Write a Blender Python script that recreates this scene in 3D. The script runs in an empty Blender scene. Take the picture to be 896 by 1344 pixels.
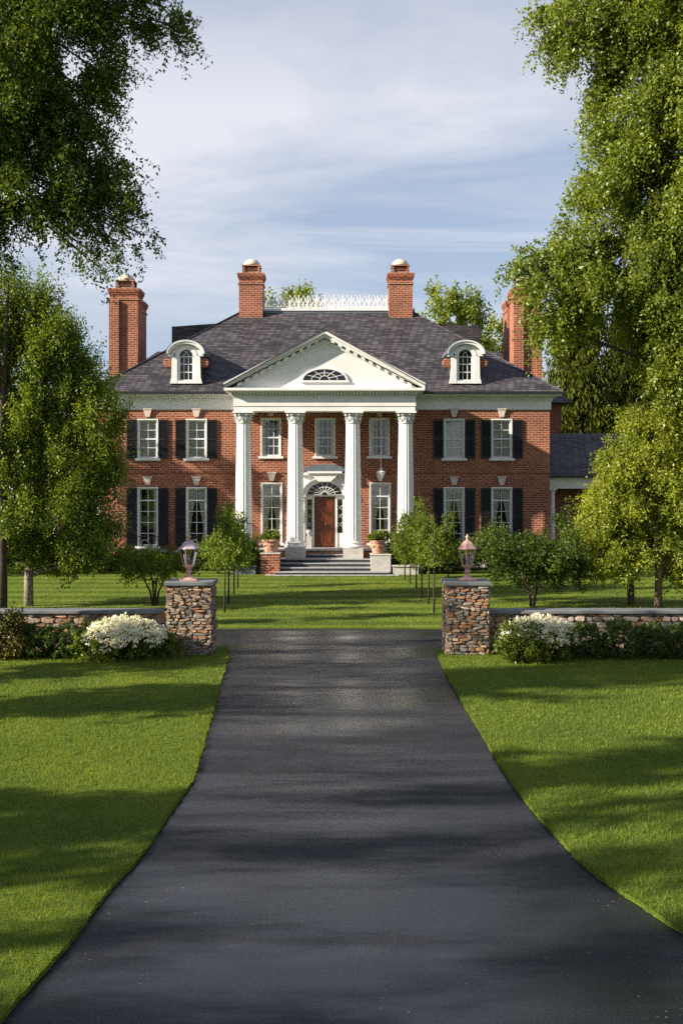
import bpy, math, random
import numpy as np
from mathutils import Vector, Matrix
R = math.radians
F = 1500.0; CX = 448.0; HY = 640.0; H = 4.0          # pinhole of the photograph: focal length px, centre, horizon, eye height
def W(px, py, Y): return ((px-CX)*Y/F, Y, H-(py-HY)*Y/F)
sc = bpy.context.scene
COL = sc.collection

# ------------------------------------------------------------------ materials
def newmat(name):
    m = bpy.data.materials.new(name); m.use_nodes = True
    nt = m.node_tree; nt.nodes.clear()
    return m, nt
def N(nt, t, **kw):
    n = nt.nodes.new(t)
    for k, v in kw.items():
        if k.startswith('i_'):
            key = k[2:]; key = int(key) if key.isdigit() else key.replace('_', ' ')
            n.inputs[key].default_value = v
        else: setattr(n, k, v)
    return n
def ramp(nt, stops, interp='LINEAR'):
    n = nt.nodes.new('ShaderNodeValToRGB'); cr = n.color_ramp; cr.interpolation = interp
    while len(cr.elements) < len(stops): cr.elements.new(0.5)
    for e, (p, c) in zip(cr.elements, stops):
        e.position = p; e.color = (*c, 1) if len(c) == 3 else c
    return n
def mixc(nt, fac, a, b, mode='MIX'):
    n = nt.nodes.new('ShaderNodeMix'); n.data_type = 'RGBA'; n.blend_type = mode
    for sock, v in ((n.inputs[0], fac), (n.inputs[6], a), (n.inputs[7], b)):
        if hasattr(v, 'is_linked') or isinstance(v, bpy.types.NodeSocket): nt.links.new(v, sock)
        else: sock.default_value = v if not isinstance(v, tuple) else (*v, 1) if len(v) == 3 else v
    return n.outputs[2]
def noise(nt, scale, detail=4, rough=.55, vec=None, coord='Object'):
    n = N(nt, 'ShaderNodeTexNoise', i_Scale=scale, i_Detail=detail, i_Roughness=rough)
    if vec is None:
        tc = nt.nodes.new('ShaderNodeTexCoord'); vec = tc.outputs[coord]
    nt.links.new(vec, n.inputs['Vector']); return n
def principled(nt, color, rough=.6, spec=.4, bump=None, bstr=.3, bdist=.02, metal=0.0):
    b = N(nt, 'ShaderNodeBsdfPrincipled'); o = N(nt, 'ShaderNodeOutputMaterial')
    if isinstance(color, tuple): b.inputs['Base Color'].default_value = (*color, 1)
    else: nt.links.new(color, b.inputs['Base Color'])
    if isinstance(rough, float): b.inputs['Roughness'].default_value = rough
    else: nt.links.new(rough, b.inputs['Roughness'])
    b.inputs['Specular IOR Level'].default_value = spec; b.inputs['Metallic'].default_value = metal
    if bump is not None:
        bp = N(nt, 'ShaderNodeBump', i_Strength=bstr, i_Distance=bdist)
        nt.links.new(bump, bp.inputs['Height']); nt.links.new(bp.outputs[0], b.inputs['Normal'])
    nt.links.new(b.outputs[0], o.inputs[0]); return b
def simple(name, c1, c2=None, scale=6, rough=.6, spec=.4, bstr=.15, metal=0.0):
    m, nt = newmat(name); nz = noise(nt, scale, 5)
    c2 = c2 or tuple(x*.8 for x in c1)
    r = ramp(nt, [(.3, c2), (.7, c1)]); nt.links.new(nz.outputs[0], r.inputs[0])
    principled(nt, r.outputs[0], rough, spec, nz.outputs[0], bstr, .01, metal); return m
def wallvec(nt, zs=1.0):
    tc = nt.nodes.new('ShaderNodeTexCoord'); s = nt.nodes.new('ShaderNodeSeparateXYZ')
    nt.links.new(tc.outputs['Object'], s.inputs[0])
    a = N(nt, 'ShaderNodeMath', operation='ADD'); nt.links.new(s.outputs[0], a.inputs[0]); nt.links.new(s.outputs[1], a.inputs[1])
    z = N(nt, 'ShaderNodeMath', operation='MULTIPLY'); nt.links.new(s.outputs[2], z.inputs[0]); z.inputs[1].default_value = zs
    c = nt.nodes.new('ShaderNodeCombineXYZ'); nt.links.new(a.outputs[0], c.inputs[0]); nt.links.new(z.outputs[0], c.inputs[1])
    return c.outputs[0]
def brickmat(name, c1, c2, mortar, bw, bh, ms, zs=1.0, rough=.85, tones=None, bstr=.5):
    m, nt = newmat(name); v = wallvec(nt, zs)
    b = N(nt, 'ShaderNodeTexBrick', i_Scale=1.0); nt.links.new(v, b.inputs['Vector'])
    b.inputs['Brick Width'].default_value = bw; b.inputs['Row Height'].default_value = bh
    b.inputs['Mortar Size'].default_value = ms; b.inputs['Mortar Smooth'].default_value = .15
    b.inputs['Color1'].default_value = (*c1, 1); b.inputs['Color2'].default_value = (*c2, 1); b.inputs['Mortar'].default_value = (*mortar, 1)
    nz = noise(nt, .6, 6, .65); r = ramp(nt, [(.3, (.62, .6, .6)), (.7, (1.25, 1.2, 1.15))]); nt.links.new(nz.outputs[0], r.inputs[0])
    n2 = noise(nt, 9, 3, .7); r2 = ramp(nt, [(.3, (.7, .66, .66)), (.7, (1.3, 1.28, 1.25))]); nt.links.new(n2.outputs[0], r2.inputs[0])
    c = mixc(nt, .8, b.outputs['Color'], r.outputs[0], 'MULTIPLY'); c = mixc(nt, .8, c, r2.outputs[0], 'MULTIPLY')
    inv = N(nt, 'ShaderNodeMath', operation='SUBTRACT'); inv.inputs[0].default_value = 1; nt.links.new(b.outputs['Fac'], inv.inputs[1])
    principled(nt, c, rough, .25, inv.outputs[0], bstr, .02); return m
M = {}
M['brick'] = brickmat('brick', (.31, .085, .042), (.18, .048, .028), (.38, .26, .19), .32, .115, .016)
M['slate'] = brickmat('slate', (.034, .034, .044), (.105, .098, .112), (.014, .013, .017), .36, .17, .018, 1.6, rough=.5, bstr=1.0)
M['white'] = simple('white_paint', (.74, .74, .735), (.66, .66, .655), 2.0, .45, .4, .05)
M['stonewhite'] = simple('limestone', (.52, .50, .47), (.38, .37, .35), 5, .8)
M['keystone'] = simple('pale_keystone', (.62, .54, .48), (.5, .42, .37), 7, .8)
M['black'] = simple('black_paint', (.012, .012, .014), (.008, .008, .009), 4, .4)
M['iron'] = simple('iron', (.02, .02, .022), None, 8, .45)
M['lead'] = simple('lead', (.13, .155, .19), (.09, .11, .14), 3, .5)
M['bluestone'] = simple('bluestone', (.17, .18, .185), (.10, .11, .12), 4, .7)
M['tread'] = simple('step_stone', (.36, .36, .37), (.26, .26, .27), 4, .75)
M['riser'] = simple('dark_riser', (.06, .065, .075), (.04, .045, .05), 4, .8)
M['terracotta'] = simple('terracotta', (.55, .30, .22), (.38, .18, .13), 6, .8)
M['copper'] = simple('pink_copper', (.62, .38, .33), (.45, .24, .20), 9, .4, .5)
M['lamproof'] = simple('lamp_roof', (.50, .42, .44), (.36, .30, .32), 9, .4, .5)
M['darkglass'] = simple('dark_pane', (.012,.014,.016), None, 3, .08, .6, 0)
M['capital'] = simple('capital_stone', (.62, .63, .64), (.40, .42, .44), 22, .7, .3, .6)
M['dome'] = simple('chimney_dome', (.62, .53, .43), (.50, .42, .33), 4, .9, .1)
M['soil'] = simple('soil', (.05, .035, .022), (.03, .02, .014), 6, .95)
M['mortar'] = simple('mortar', (.17, .14, .11), (.09, .075, .06), 8, .95)
M['bark'] = simple('bark', (.09, .072, .055), (.035, .028, .022), 7, .95, .2, .6)
M['palebark'] = simple('pale_bark', (.34, .29, .24), (.12, .095, .075), 9, .9, .2, .5)
M['birchbark'] = simple('brown_birch_bark', (.20, .14, .09), (.07, .05, .035), 12, .9, .2, .6)
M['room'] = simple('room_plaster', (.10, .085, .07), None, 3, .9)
def mk_wood():
    m, nt = newmat('mahogany')
    tc = nt.nodes.new('ShaderNodeTexCoord'); mp = N(nt, 'ShaderNodeMapping'); mp.inputs['Scale'].default_value = (14, 14, 1.2)
    nt.links.new(tc.outputs['Object'], mp.inputs[0]); nz = noise(nt, 1.5, 6, .6, mp.outputs[0])
    r = ramp(nt, [(.3, (.05, .012, .005)), (.5, (.12, .030, .010)), (.72, (.19, .052, .016))]); nt.links.new(nz.outputs[0], r.inputs[0])
    principled(nt, r.outputs[0], .35, .5, nz.outputs[0], .1, .005); return m
M['wood'] = mk_wood()
def mk_glass(name, refl=.14, rough=.02, tint=(.96, .97, .97)):
    m, nt = newmat(name); lw = N(nt, 'ShaderNodeLayerWeight', i_Blend=.25)
    tr = N(nt, 'ShaderNodeBsdfTransparent'); tr.inputs[0].default_value = (*tint, 1)
    gl = N(nt, 'ShaderNodeBsdfGlossy'); gl.inputs['Roughness'].default_value = rough
    nz = noise(nt, .9, 2); bp = N(nt, 'ShaderNodeBump', i_Strength=.12, i_Distance=.05); nt.links.new(nz.outputs[0], bp.inputs['Height']); nt.links.new(bp.outputs[0], gl.inputs['Normal'])
    ad = N(nt, 'ShaderNodeMath', operation='ADD'); nt.links.new(lw.outputs['Fresnel'], ad.inputs[0]); ad.inputs[1].default_value = refl-.04
    mx = N(nt, 'ShaderNodeMixShader'); nt.links.new(ad.outputs[0], mx.inputs[0]); nt.links.new(tr.outputs[0], mx.inputs[1]); nt.links.new(gl.outputs[0], mx.inputs[2])
    o = N(nt, 'ShaderNodeOutputMaterial'); nt.links.new(mx.outputs[0], o.inputs[0]); return m
M['glass'] = mk_glass('window_glass'); M['lampglass'] = mk_glass('lamp_glass', .10, .05)
def mk_curtain():
    m, nt = newmat('curtain'); nz = noise(nt, 3, 3)
    d = N(nt, 'ShaderNodeBsdfDiffuse'); r = ramp(nt, [(.3, (.74, .71, .64)), (.7, (.86, .84, .79))]); nt.links.new(nz.outputs[0], r.inputs[0]); nt.links.new(r.outputs[0], d.inputs[0])
    t = N(nt, 'ShaderNodeBsdfTranslucent'); t.inputs[0].default_value = (.7, .66, .58, 1)
    mx = N(nt, 'ShaderNodeMixShader', i_0=.3); nt.links.new(d.outputs[0], mx.inputs[1]); nt.links.new(t.outputs[0], mx.inputs[2])
    o = N(nt, 'ShaderNodeOutputMaterial'); nt.links.new(mx.outputs[0], o.inputs[0]); return m
M['curtain'] = mk_curtain()
def mk_leaf(name, c, trans=.35, var=.5, gloss=.05, clump=.5):
    """leaf: per-leaf tone from the 'rnd' attribute and slow noise over the crown for the tree's own colour variation"""
    m, nt = newmat(name)
    at = N(nt, 'ShaderNodeAttribute', attribute_name='rnd'); nz = noise(nt, clump, 2, .5)
    dark = tuple(x*(1-var) for x in c); lite = (c[0]*(1+var*1.15), c[1]*(1+var*.75), c[2]*(1+var*.4))
    r = ramp(nt, [(0, dark), (.5, c), (1, lite)]); nt.links.new(at.outputs['Fac'], r.inputs[0])
    r2 = ramp(nt, [(.3, (.8, .85, .85)), (.7, (1.2, 1.12, .95))]); nt.links.new(nz.outputs[0], r2.inputs[0])
    col = mixc(nt, 1.0, r.outputs[0], r2.outputs[0], 'MULTIPLY')
    d = N(nt, 'ShaderNodeBsdfDiffuse'); t = N(nt, 'ShaderNodeBsdfTranslucent'); g = N(nt, 'ShaderNodeBsdfGlossy'); g.inputs['Roughness'].default_value = .45
    tcol = mixc(nt, 1.0, col, (1.45, 1.35, .55), 'MULTIPLY')
    nt.links.new(col, d.inputs[0]); nt.links.new(tcol, t.inputs[0])
    mx = N(nt, 'ShaderNodeMixShader', i_0=trans); nt.links.new(d.outputs[0], mx.inputs[1]); nt.links.new(t.outputs[0], mx.inputs[2])
    m2 = N(nt, 'ShaderNodeMixShader', i_0=gloss); nt.links.new(mx.outputs[0], m2.inputs[1]); nt.links.new(g.outputs[0], m2.inputs[2])
    o = N(nt, 'ShaderNodeOutputMaterial'); nt.links.new(m2.outputs[0], o.inputs[0]); return m
M['leaf_big'] = mk_leaf('oak_leaf', (.08, .128, .02), .35, .5, .02); M['leaf_birch'] = mk_leaf('birch_leaf', (.165, .225, .03), .42, .5, .03)
M['leaf_light'] = mk_leaf('light_leaf', (.225, .28, .03), .42, .5, .03); M['leaf_left'] = mk_leaf('upright_leaf', (.145, .215, .022), .4, .5, .03)
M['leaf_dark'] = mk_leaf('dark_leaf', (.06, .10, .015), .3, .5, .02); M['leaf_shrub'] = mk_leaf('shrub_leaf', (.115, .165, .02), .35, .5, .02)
M['leaf_box'] = mk_leaf('box_leaf', (.055, .10, .018), .2, .4, .02); M['leaf_far'] = mk_leaf('far_leaf', (.2, .26, .045), .45, .4, .02)
M['needle'] = mk_leaf('spruce_needle', (.05, .068, .013), .15, .75, .0, .35)
M['blossom'] = mk_leaf('white_blossom', (.80, .80, .74), .2, .1); M['redleaf'] = mk_leaf('reddish_leaf', (.13, .12, .025), .3, .6)
M['grassblade'] = mk_leaf('grass_blade', (.13, .19, .03), .35, .4, .008, .35)
def mow(nt, c):
    # wavy bands across the lawn colour, alternately darker and paler
    tc = nt.nodes.new('ShaderNodeTexCoord'); wv = N(nt, 'ShaderNodeTexWave', i_Scale=.16, i_Distortion=1.2, i_Detail=2.0); wv.bands_direction = 'Y'; wv.inputs['Detail Scale'].default_value = .6
    nt.links.new(tc.outputs['Object'], wv.inputs['Vector']); r = ramp(nt, [(.3, (.72, .8, .75)), (.7, (1.4, 1.3, 1.35))]); nt.links.new(wv.outputs['Fac'], r.inputs[0])
    return mixc(nt, 1, c, r.outputs[0], 'MULTIPLY')
def mk_lawn(banded=False):
    m, nt = newmat('lawn_turf')
    n1 = noise(nt, .35, 4); n2 = noise(nt, 40, 5, .7); n3 = noise(nt, 4, 5, .65)
    r = ramp(nt, [(.25, (.04, .064, .012)), (.5, (.088, .13, .02)), (.75, (.14, .19, .034))]); nt.links.new(n2.outputs[0], r.inputs[0])
    r1 = ramp(nt, [(.3, (.75, .82, .8)), (.7, (1.25, 1.15, 1))]); nt.links.new(n1.outputs[0], r1.inputs[0])
    r3 = ramp(nt, [(.3, (.8, .82, .8)), (.7, (1.2, 1.15, 1))]); nt.links.new(n3.outputs[0], r3.inputs[0])
    c = mixc(nt, 1, r.outputs[0], r1.outputs[0], 'MULTIPLY'); c = mixc(nt, 1, c, r3.outputs[0], 'MULTIPLY')
    if banded: c = mow(nt, c)
    principled(nt, c, .9, .1, n2.outputs[0], .6, .03); return m
M['lawn'] = mk_lawn(); M['banded_lawn'] = mk_lawn(True); M['rear_blade'] = mk_leaf('rear_blade', (.15, .205, .032), .35, .4, .008, .35)
def mk_asphalt():
    m, nt = newmat('asphalt')
    tc = nt.nodes.new('ShaderNodeTexCoord'); mp = N(nt, 'ShaderNodeMapping'); mp.inputs['Scale'].default_value = (.22, 1.0, 1); mp.inputs['Rotation'].default_value = (0, 0, R(-12))
    nt.links.new(tc.outputs['Object'], mp.inputs[0])
    big = noise(nt, .7, 7, .62, mp.outputs[0]); fine = noise(nt, 70, 2, .8); grit = noise(nt, 26, 4, .8); mid = noise(nt, 2.2, 6, .7)
    r = ramp(nt, [(.34, (.006, .007, .0105)), (.52, (.014, .0155, .020)), (.68, (.027, .027, .031))]); nt.links.new(big.outputs[0], r.inputs[0])
    r2 = ramp(nt, [(.3, (.25, .25, .25)), (.5, (.95, .95, .95)), (.72, (2.6, 2.5, 2.4))]); nt.links.new(fine.outputs[0], r2.inputs[0])
    r3 = ramp(nt, [(.3, (.55, .55, .55)), (.7, (1.55, 1.52, 1.5))]); nt.links.new(grit.outputs[0], r3.inputs[0])
    r4 = ramp(nt, [(.3, (.7, .7, .7)), (.7, (1.3, 1.3, 1.3))]); nt.links.new(mid.outputs[0], r4.inputs[0])
    c = mixc(nt, 1, r.outputs[0], r2.outputs[0], 'MULTIPLY'); c = mixc(nt, 1, c, r3.outputs[0], 'MULTIPLY'); c = mixc(nt, 1, c, r4.outputs[0], 'MULTIPLY')
    for sc_, rad in ((6.0, .05), (11.0, .07)):
        spk = N(nt, 'ShaderNodeTexVoronoi', i_Scale=sc_); nt.links.new(tc.outputs['Object'], spk.inputs['Vector'])
        rs = ramp(nt, [(rad, (1, 1, 1)), (rad+.02, (0, 0, 0))]); nt.links.new(spk.outputs['Distance'], rs.inputs[0])
        mk = noise(nt, .9, 2); rm = ramp(nt, [(.5, (0, 0, 0)), (.6, (.8, .8, .8))]); nt.links.new(mk.outputs[0], rm.inputs[0])
        mu = N(nt, 'ShaderNodeMath', operation='MULTIPLY'); nt.links.new(rs.outputs[0], mu.inputs[0]); nt.links.new(rm.outputs[0], mu.inputs[1])
        c = mixc(nt, mu.outputs[0], c, (.26, .19, .11))
    rr = ramp(nt, [(.38, (.22, .22, .22)), (.5, (.36, .36, .36)), (.6, (.55, .55, .55))]); nt.links.new(big.outputs[0], rr.inputs[0])
    b = principled(nt, c, rr.outputs[0], .38, grit.outputs[0], .35, .006)
    rsx = ramp(nt, [(.40, (.42, .42, .42)), (.50, (.16, .16, .16)), (.6, (.07, .07, .07))]); nt.links.new(big.outputs[0], rsx.inputs[0]); nt.links.new(rsx.outputs[0], b.inputs['Specular IOR Level']); return m
M['asphalt'] = mk_asphalt()
def mk_rubble():
    m, nt = newmat('rubble_stone')
    at = N(nt, 'ShaderNodeAttribute', attribute_name='rnd')
    r = ramp(nt, [(0, (.10, .085, .075)), (.16, (.26, .23, .20)), (.32, (.16, .155, .15)), (.48, (.30, .17, .095)), (.60, (.34, .28, .22)), (.74, (.20, .12, .085)), (.86, (.38, .19, .085)), (1, (.42, .38, .33))])
    nt.links.new(at.outputs['Fac'], r.inputs[0])
    nz = noise(nt, 11, 6, .7); r2 = ramp(nt, [(.3, (.6, .58, .56)), (.7, (1.3, 1.28, 1.22))]); nt.links.new(nz.outputs[0], r2.inputs[0])
    principled(nt, mixc(nt, .9, r.outputs[0], r2.outputs[0], 'MULTIPLY'), .85, .25, nz.outputs[0], .8, .03); return m
M['rubble'] = mk_rubble()

# ------------------------------------------------------------------ mesh helpers
def tag(o, label=None, cat=None, group=None, kind=None):
    for k, v in (('label', label), ('category', cat), ('group', group), ('kind', kind)):
        if v: o[k] = v
    return o
def empty(name, loc, label, cat, group=None, rz=0):
    o = bpy.data.objects.new(name, None); COL.objects.link(o); o.location = loc; o.rotation_euler.z = rz
    o.empty_display_size = .2
    return tag(o, label, cat, group)
class MB:
    def __init__(s): s.v = []; s.f = []; s.m = Matrix.Identity(4)
    def add(s, vs, fs):
        b = len(s.v); s.v += [tuple(s.m @ Vector(p)) for p in vs]; s.f += [tuple(b+i for i in f) for f in fs]; return s
    def box(s, x0, x1, y0, y1, z0, z1):
        return s.add([(x0,y0,z0),(x1,y0,z0),(x1,y1,z0),(x0,y1,z0),(x0,y0,z1),(x1,y0,z1),(x1,y1,z1),(x0,y1,z1)],
                     [(0,3,2,1),(4,5,6,7),(0,1,5,4),(1,2,6,5),(2,3,7,6),(3,0,4,7)])
    def prism(s, poly, y0, y1):                        # polygon in x,z (counter-clockwise seen from -y) extruded along y
        n = len(poly); vs = [(x,y0,z) for x,z in poly]+[(x,y1,z) for x,z in poly]
        return s.add(vs, [tuple(range(n)), tuple(range(2*n-1, n-1, -1))]+[(i, i+n, (i+1)%n+n, (i+1)%n) for i in range(n)])
    def lathe(s, prof, c=(0,0,0), seg=24, mod=None, closed=True):
        vs = []; fs = []
        for r, z in prof:
            for k in range(seg):
                a = 2*math.pi*k/seg; rr = r*(mod(k) if mod else 1)
                vs.append((c[0]+rr*math.cos(a), c[1]+rr*math.sin(a), c[2]+z))
        for i in range(len(prof)-1):
            for k in range(seg):
                k2 = (k+1)%seg; fs.append((i*seg+k, i*seg+k2, (i+1)*seg+k2, (i+1)*seg+k))
        if closed: fs.append(tuple(range(seg-1, -1, -1))); fs.append(tuple((len(prof)-1)*seg+k for k in range(seg)))
        return s.add(vs, fs)
    def bar(s, p, q, r, seg=5):
        p = Vector(p); q = Vector(q); return s.tube([p, q], [r, r], seg)
    def tube(s, pts, rad, seg=6):
        pts = [Vector(p) for p in pts]; vs = []; fs = []
        for i, p in enumerate(pts):
            d = (pts[min(i+1, len(pts)-1)]-pts[max(i-1, 0)]).normalized()
            a = d.cross(Vector((0,0,1)) if abs(d.z) < .9 else Vector((1,0,0))).normalized(); b = d.cross(a)
            for k in range(seg):
                t = 2*math.pi*k/seg; vs.append(tuple(p+rad[i]*(math.cos(t)*a+math.sin(t)*b)))
        for i in range(len(pts)-1):
            for k in range(seg):
                k2 = (k+1)%seg; fs.append((i*seg+k, i*seg+k2, (i+1)*seg+k2, (i+1)*seg+k))
        fs.append(tuple(range(seg-1, -1, -1))); fs.append(tuple((len(pts)-1)*seg+k for k in range(seg)))
        return s.add(vs, fs)
    def arch(s, cx, cz, rx, rz, wd, y0, y1, a0=0, a1=180, n=20, wz=None):    # elliptical band in the xz plane
        wz = wd if wz is None else wz
        vs = []; fs = []
        for i in range(n+1):
            a = R(a0+(a1-a0)*i/n); c, sn = math.cos(a), math.sin(a)
            for (ex, ez) in ((rx, rz), (rx+wd, rz+wz)):
                for y in (y0, y1): vs.append((cx+ex*c, y, cz+ez*sn))
        for i in range(n):
            b = 4*i; d = b+4
            fs += [(b, b+2, d+2, d), (b+1, d+1, d+3, b+3), (b+2, b+3, d+3, d+2), (b, d, d+1, b+1)]
        fs += [(0, 1, 3, 2), (4*n, 4*n+2, 4*n+3, 4*n+1)]
        return s.add(vs, fs)
    def build(s, name, mat, parent=None, smooth=False, loc=None, attr=None):
        me = bpy.data.meshes.new(name); me.from_pydata(s.v, [], s.f); me.materials.append(M[mat])
        if smooth: me.shade_smooth()
        if attr is not None:
            a = me.attributes.new('rnd', 'FLOAT', 'POINT'); a.data.foreach_set('value', np.asarray(attr, dtype=np.float32))
        me.validate(); me.update()
        o = bpy.data.objects.new(name, me); COL.objects.link(o)
        if parent: o.parent = parent
        if loc: o.location = loc
        return o
def struct(o): o['kind'] = 'structure'; return o
def npmesh(name, V, nper, mat, parent=None, rnd=None, loc=(0,0,0)):
    """faces of nper verts each, consecutive"""
    V = np.asarray(V, dtype=np.float32).reshape(-1, 3); nf = len(V)//nper
    me = bpy.data.meshes.new(name); me.vertices.add(len(V)); me.vertices.foreach_set('co', V.ravel())
    me.loops.add(len(V)); me.loops.foreach_set('vertex_index', np.arange(len(V), dtype=np.int32))
    me.polygons.add(nf); me.polygons.foreach_set('loop_start', np.arange(0, len(V), nper, dtype=np.int32))
    me.materials.append(M[mat])
    a = me.attributes.new('rnd', 'FLOAT', 'POINT'); a.data.foreach_set('value', np.repeat(np.asarray(rnd, dtype=np.float32), nper))
    me.update(calc_edges=True)
    o = bpy.data.objects.new(name, me); COL.objects.link(o); o.location = loc
    if parent: o.parent = parent
    return o
def copy_tree(o, parent=None):
    c = o.copy(); COL.objects.link(c); c.parent = parent
    for ch in list(o.children): copy_tree(ch, c)
    return c

# ------------------------------------------------------------------ foliage
def leaf_quads(P, size, rng, aspect=.55, D=None, flat=.4):
    n = len(P)
    if D is None:
        D = rng.normal(size=(n, 3)); D[:, 2] -= .5
    D = D/np.linalg.norm(D, axis=1, keepdims=True)
    U = rng.normal(size=(n, 3)); U[:, 2] += flat
    S = np.cross(D, U); S /= np.linalg.norm(S, axis=1, keepdims=True)+1e-9
    Nn = np.cross(S, D)
    L = size*(.6+.8*rng.random((n, 1))); Wd = L*aspect*.5
    mid = P+D*L*.45+Nn*L*.06
    V = np.stack([P, mid+S*Wd, P+D*L, mid-S*Wd], axis=1)
    return V
def spray_points(lobes, nleaf, rng, clump=.45, per=14, length=.5, droop=.4, out=.7, bias=(0,0,0), hollow=.45, gap=.35):
    """leaves strung on short twigs that sit in clumps spread through each lobe's volume"""
    wts = np.array([(l[3]*l[4]+l[4]*l[5]+l[3]*l[5]) for l in lobes]); wts = wts/wts.sum()
    P = []; RN = []; TW = []
    for l, w in zip(lobes, wts):
        c = np.array(l[:3]); r = np.array(l[3:6]); nt_ = max(4, int(nleaf*w/per))
        nc = max(3, int(1.1*(r[0]*r[1]+r[1]*r[2]+r[0]*r[2])/(clump**2)*(1-gap)))
        d = rng.normal(size=(nc, 3)); d /= np.linalg.norm(d, axis=1, keepdims=True)
        q = hollow+(1-hollow)*rng.random((nc, 1))**.6
        C = c+d*q*r
        tone = rng.random(nc)
        k = rng.integers(0, nc, nt_)
        o = C[k]+rng.normal(size=(nt_, 3))*clump*.38
        dr = (o-c)/r; dr /= np.linalg.norm(dr, axis=1, keepdims=True)+1e-9
        dr = dr*out+rng.normal(size=(nt_, 3))*.5+np.array(bias); dr[:, 2] -= droop*.5
        dr /= np.linalg.norm(dr, axis=1, keepdims=True)
        ln = length*(.5+rng.random((nt_, 1)))
        t = rng.random((nt_, per, 1))
        p = o[:, None, :]+dr[:, None, :]*ln[:, None, :]*t
        p[:, :, 2] -= (droop*ln*(t[:, :, 0]**2)*.8)
        p += rng.normal(size=p.shape)*length*.09
        P.append(p.reshape(-1, 3)); RN.append(np.clip(tone[k][:, None]*.35+rng.random((nt_, per))*.65, 0, 1).ravel())
        TW.append((c, C[rng.permutation(nc)[:min(nc, 9)]]))
    return np.concatenate(P), np.concatenate(RN), TW
def tree(name, label, cat, base, trunks, lobes, nleaf, leaf, mat, bark='bark', group=None, seed=1, limbs=True, twigs=4, branch_r=.05, aspect=.55, crown_name='crown', zmin=None, hang=False, **kw):
    """trunks: list of (points, radii) in world space; lobes: (x,y,z,rx,ry,rz) in world space"""
    rng = np.random.default_rng(seed); root = empty(name, base, label, cat, group)
    B = Vector(base)
    P, RN, TW = spray_points(lobes, nleaf, rng, **kw)
    if zmin is not None:
        k = P[:, 2] > zmin; P = P[k]; RN = RN[k]
    V = leaf_quads(P, leaf, rng, aspect)
    npmesh(crown_name, V-np.array(base), 4, mat, root, RN)
    tips = []
    for pts, rad in trunks:
        mb = MB(); mb.tube([Vector(p)-B for p in pts], rad, 8)
        mb.build('trunk', bark, root, smooth=True)
        tips.append((pts, rad))
    if limbs:
        mb = MB()
        for pts, rad in trunks: mb.tube([Vector(p)-B for p in pts[1:]], [q*.6 for q in rad[1:]], 5)
        for c, C in TW:
            best = min(((Vector(p)-Vector(c)).length+(max(0, c[2]+1.5-p[2])*2 if hang else max(0, p[2]-c[2])*1.5), i, j) for i, (pts, _) in enumerate(tips) for j, p in enumerate(pts))
            s = Vector(tips[best[1]][0][best[2]]); e = Vector(c)
            mid = (s+e)/2+Vector((0, 0, (e-s).length*.12)); br = min(branch_r, tips[best[1]][1][best[2]]*.7)
            mb.tube([s-B, mid-B, e-B], [br, br*.7, br*.4], 6)
            for q in C[:twigs]:
                q = Vector(q); m2 = (e+q)/2+Vector((0, 0, .08*(q-e).length)); mb.tube([e-B, m2-B, q-B], [br*.4, br*.25, br*.08], 4)
        mb.build('branches', bark, root, smooth=True)
    return root
def L(px, py, Y, rx, rz, ry=None):
    x, y, z = W(px, py, Y); s = Y/F
    return (x, y, z, rx*s, (ry if ry is not None else min(rx, rz)*1.1)*s, rz*s)
def bush(name, label, cat, x, y, w, h, n, leaf, mat, seed, group=None, d=None, stems=True, z0=0.0, **kw):
    rng = np.random.default_rng(seed); d = d or w; lobes = []
    k = max(3, int(3*w*h)); k = min(k, 9)
    for i in range(k):
        a = rng.random()*6.283; rr = rng.random()**.5*.32
        lobes.append((x+w*rr*math.cos(a), y+d*rr*math.sin(a), z0+h*(.38+.25*rng.random()), w*.26, d*.26, h*.30*(.9+.3*rng.random())))
    lobes.append((x, y, z0+h*.42, w*.38, d*.38, h*.36))
    tr = [([(x+rng.normal()*.04*w, y, z0-.03), (x+rng.normal()*.1*w, y+rng.normal()*.1*d, z0+h*.3), (x+rng.normal()*.2*w, y+rng.normal()*.2*d, z0+h*.65)], [.025*max(.6, h), .018*h, .006]) for _ in range(3 if stems else 1)]
    kw.setdefault('clump', .22); kw.setdefault('length', .2); kw.setdefault('droop', .1); kw.setdefault('hollow', .5); kw.setdefault('gap', .3)
    r = tree(name, label, cat, (x, y, z0), tr[:1], lobes, n, leaf, mat, group=group, seed=seed, twigs=2, branch_r=.012, zmin=z0+.01, crown_name='foliage', **kw)
    return r

# ------------------------------------------------------------------ ground, drive, lawns
RND = random.Random(7)
def sheet(name, poly, z, mat, thick=0.0, parent=None):
    mb = MB(); n = len(poly); vs = [(x, y, z) for x, y in poly]
    if thick:
        vs += [(x, y, z-thick) for x, y in poly]; mb.add(vs, [tuple(range(n))]+[(i, i+n, (i+1)%n+n, (i+1)%n) for i in range(n)])
    else: mb.add(vs, [tuple(range(n))])
    return struct(mb.build(name, mat))
ground = MB().add([(-900,-400,-.03),(900,-400,-.03),(900,1500,-.03),(-900,1500,-.03)], [(0,1,2,3)]).build('ground', 'lawn'); struct(ground)
def smooth(pts, n=10):
    out = []
    for i in range(len(pts)-1):
        p0 = pts[max(i-1,0)]; p1 = pts[i]; p2 = pts[i+1]; p3 = pts[min(i+2,len(pts)-1)]
        for k in range(n):
            t = k/n
            out.append(tuple(.5*((2*b)+(-a+c)*t+(2*a-5*b+4*c-d)*t*t+(-a+3*b-3*c+d)*t**3) for a,b,c,d in zip(p0,p1,p2,p3)))
    out.append(pts[-1]); return out
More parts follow.
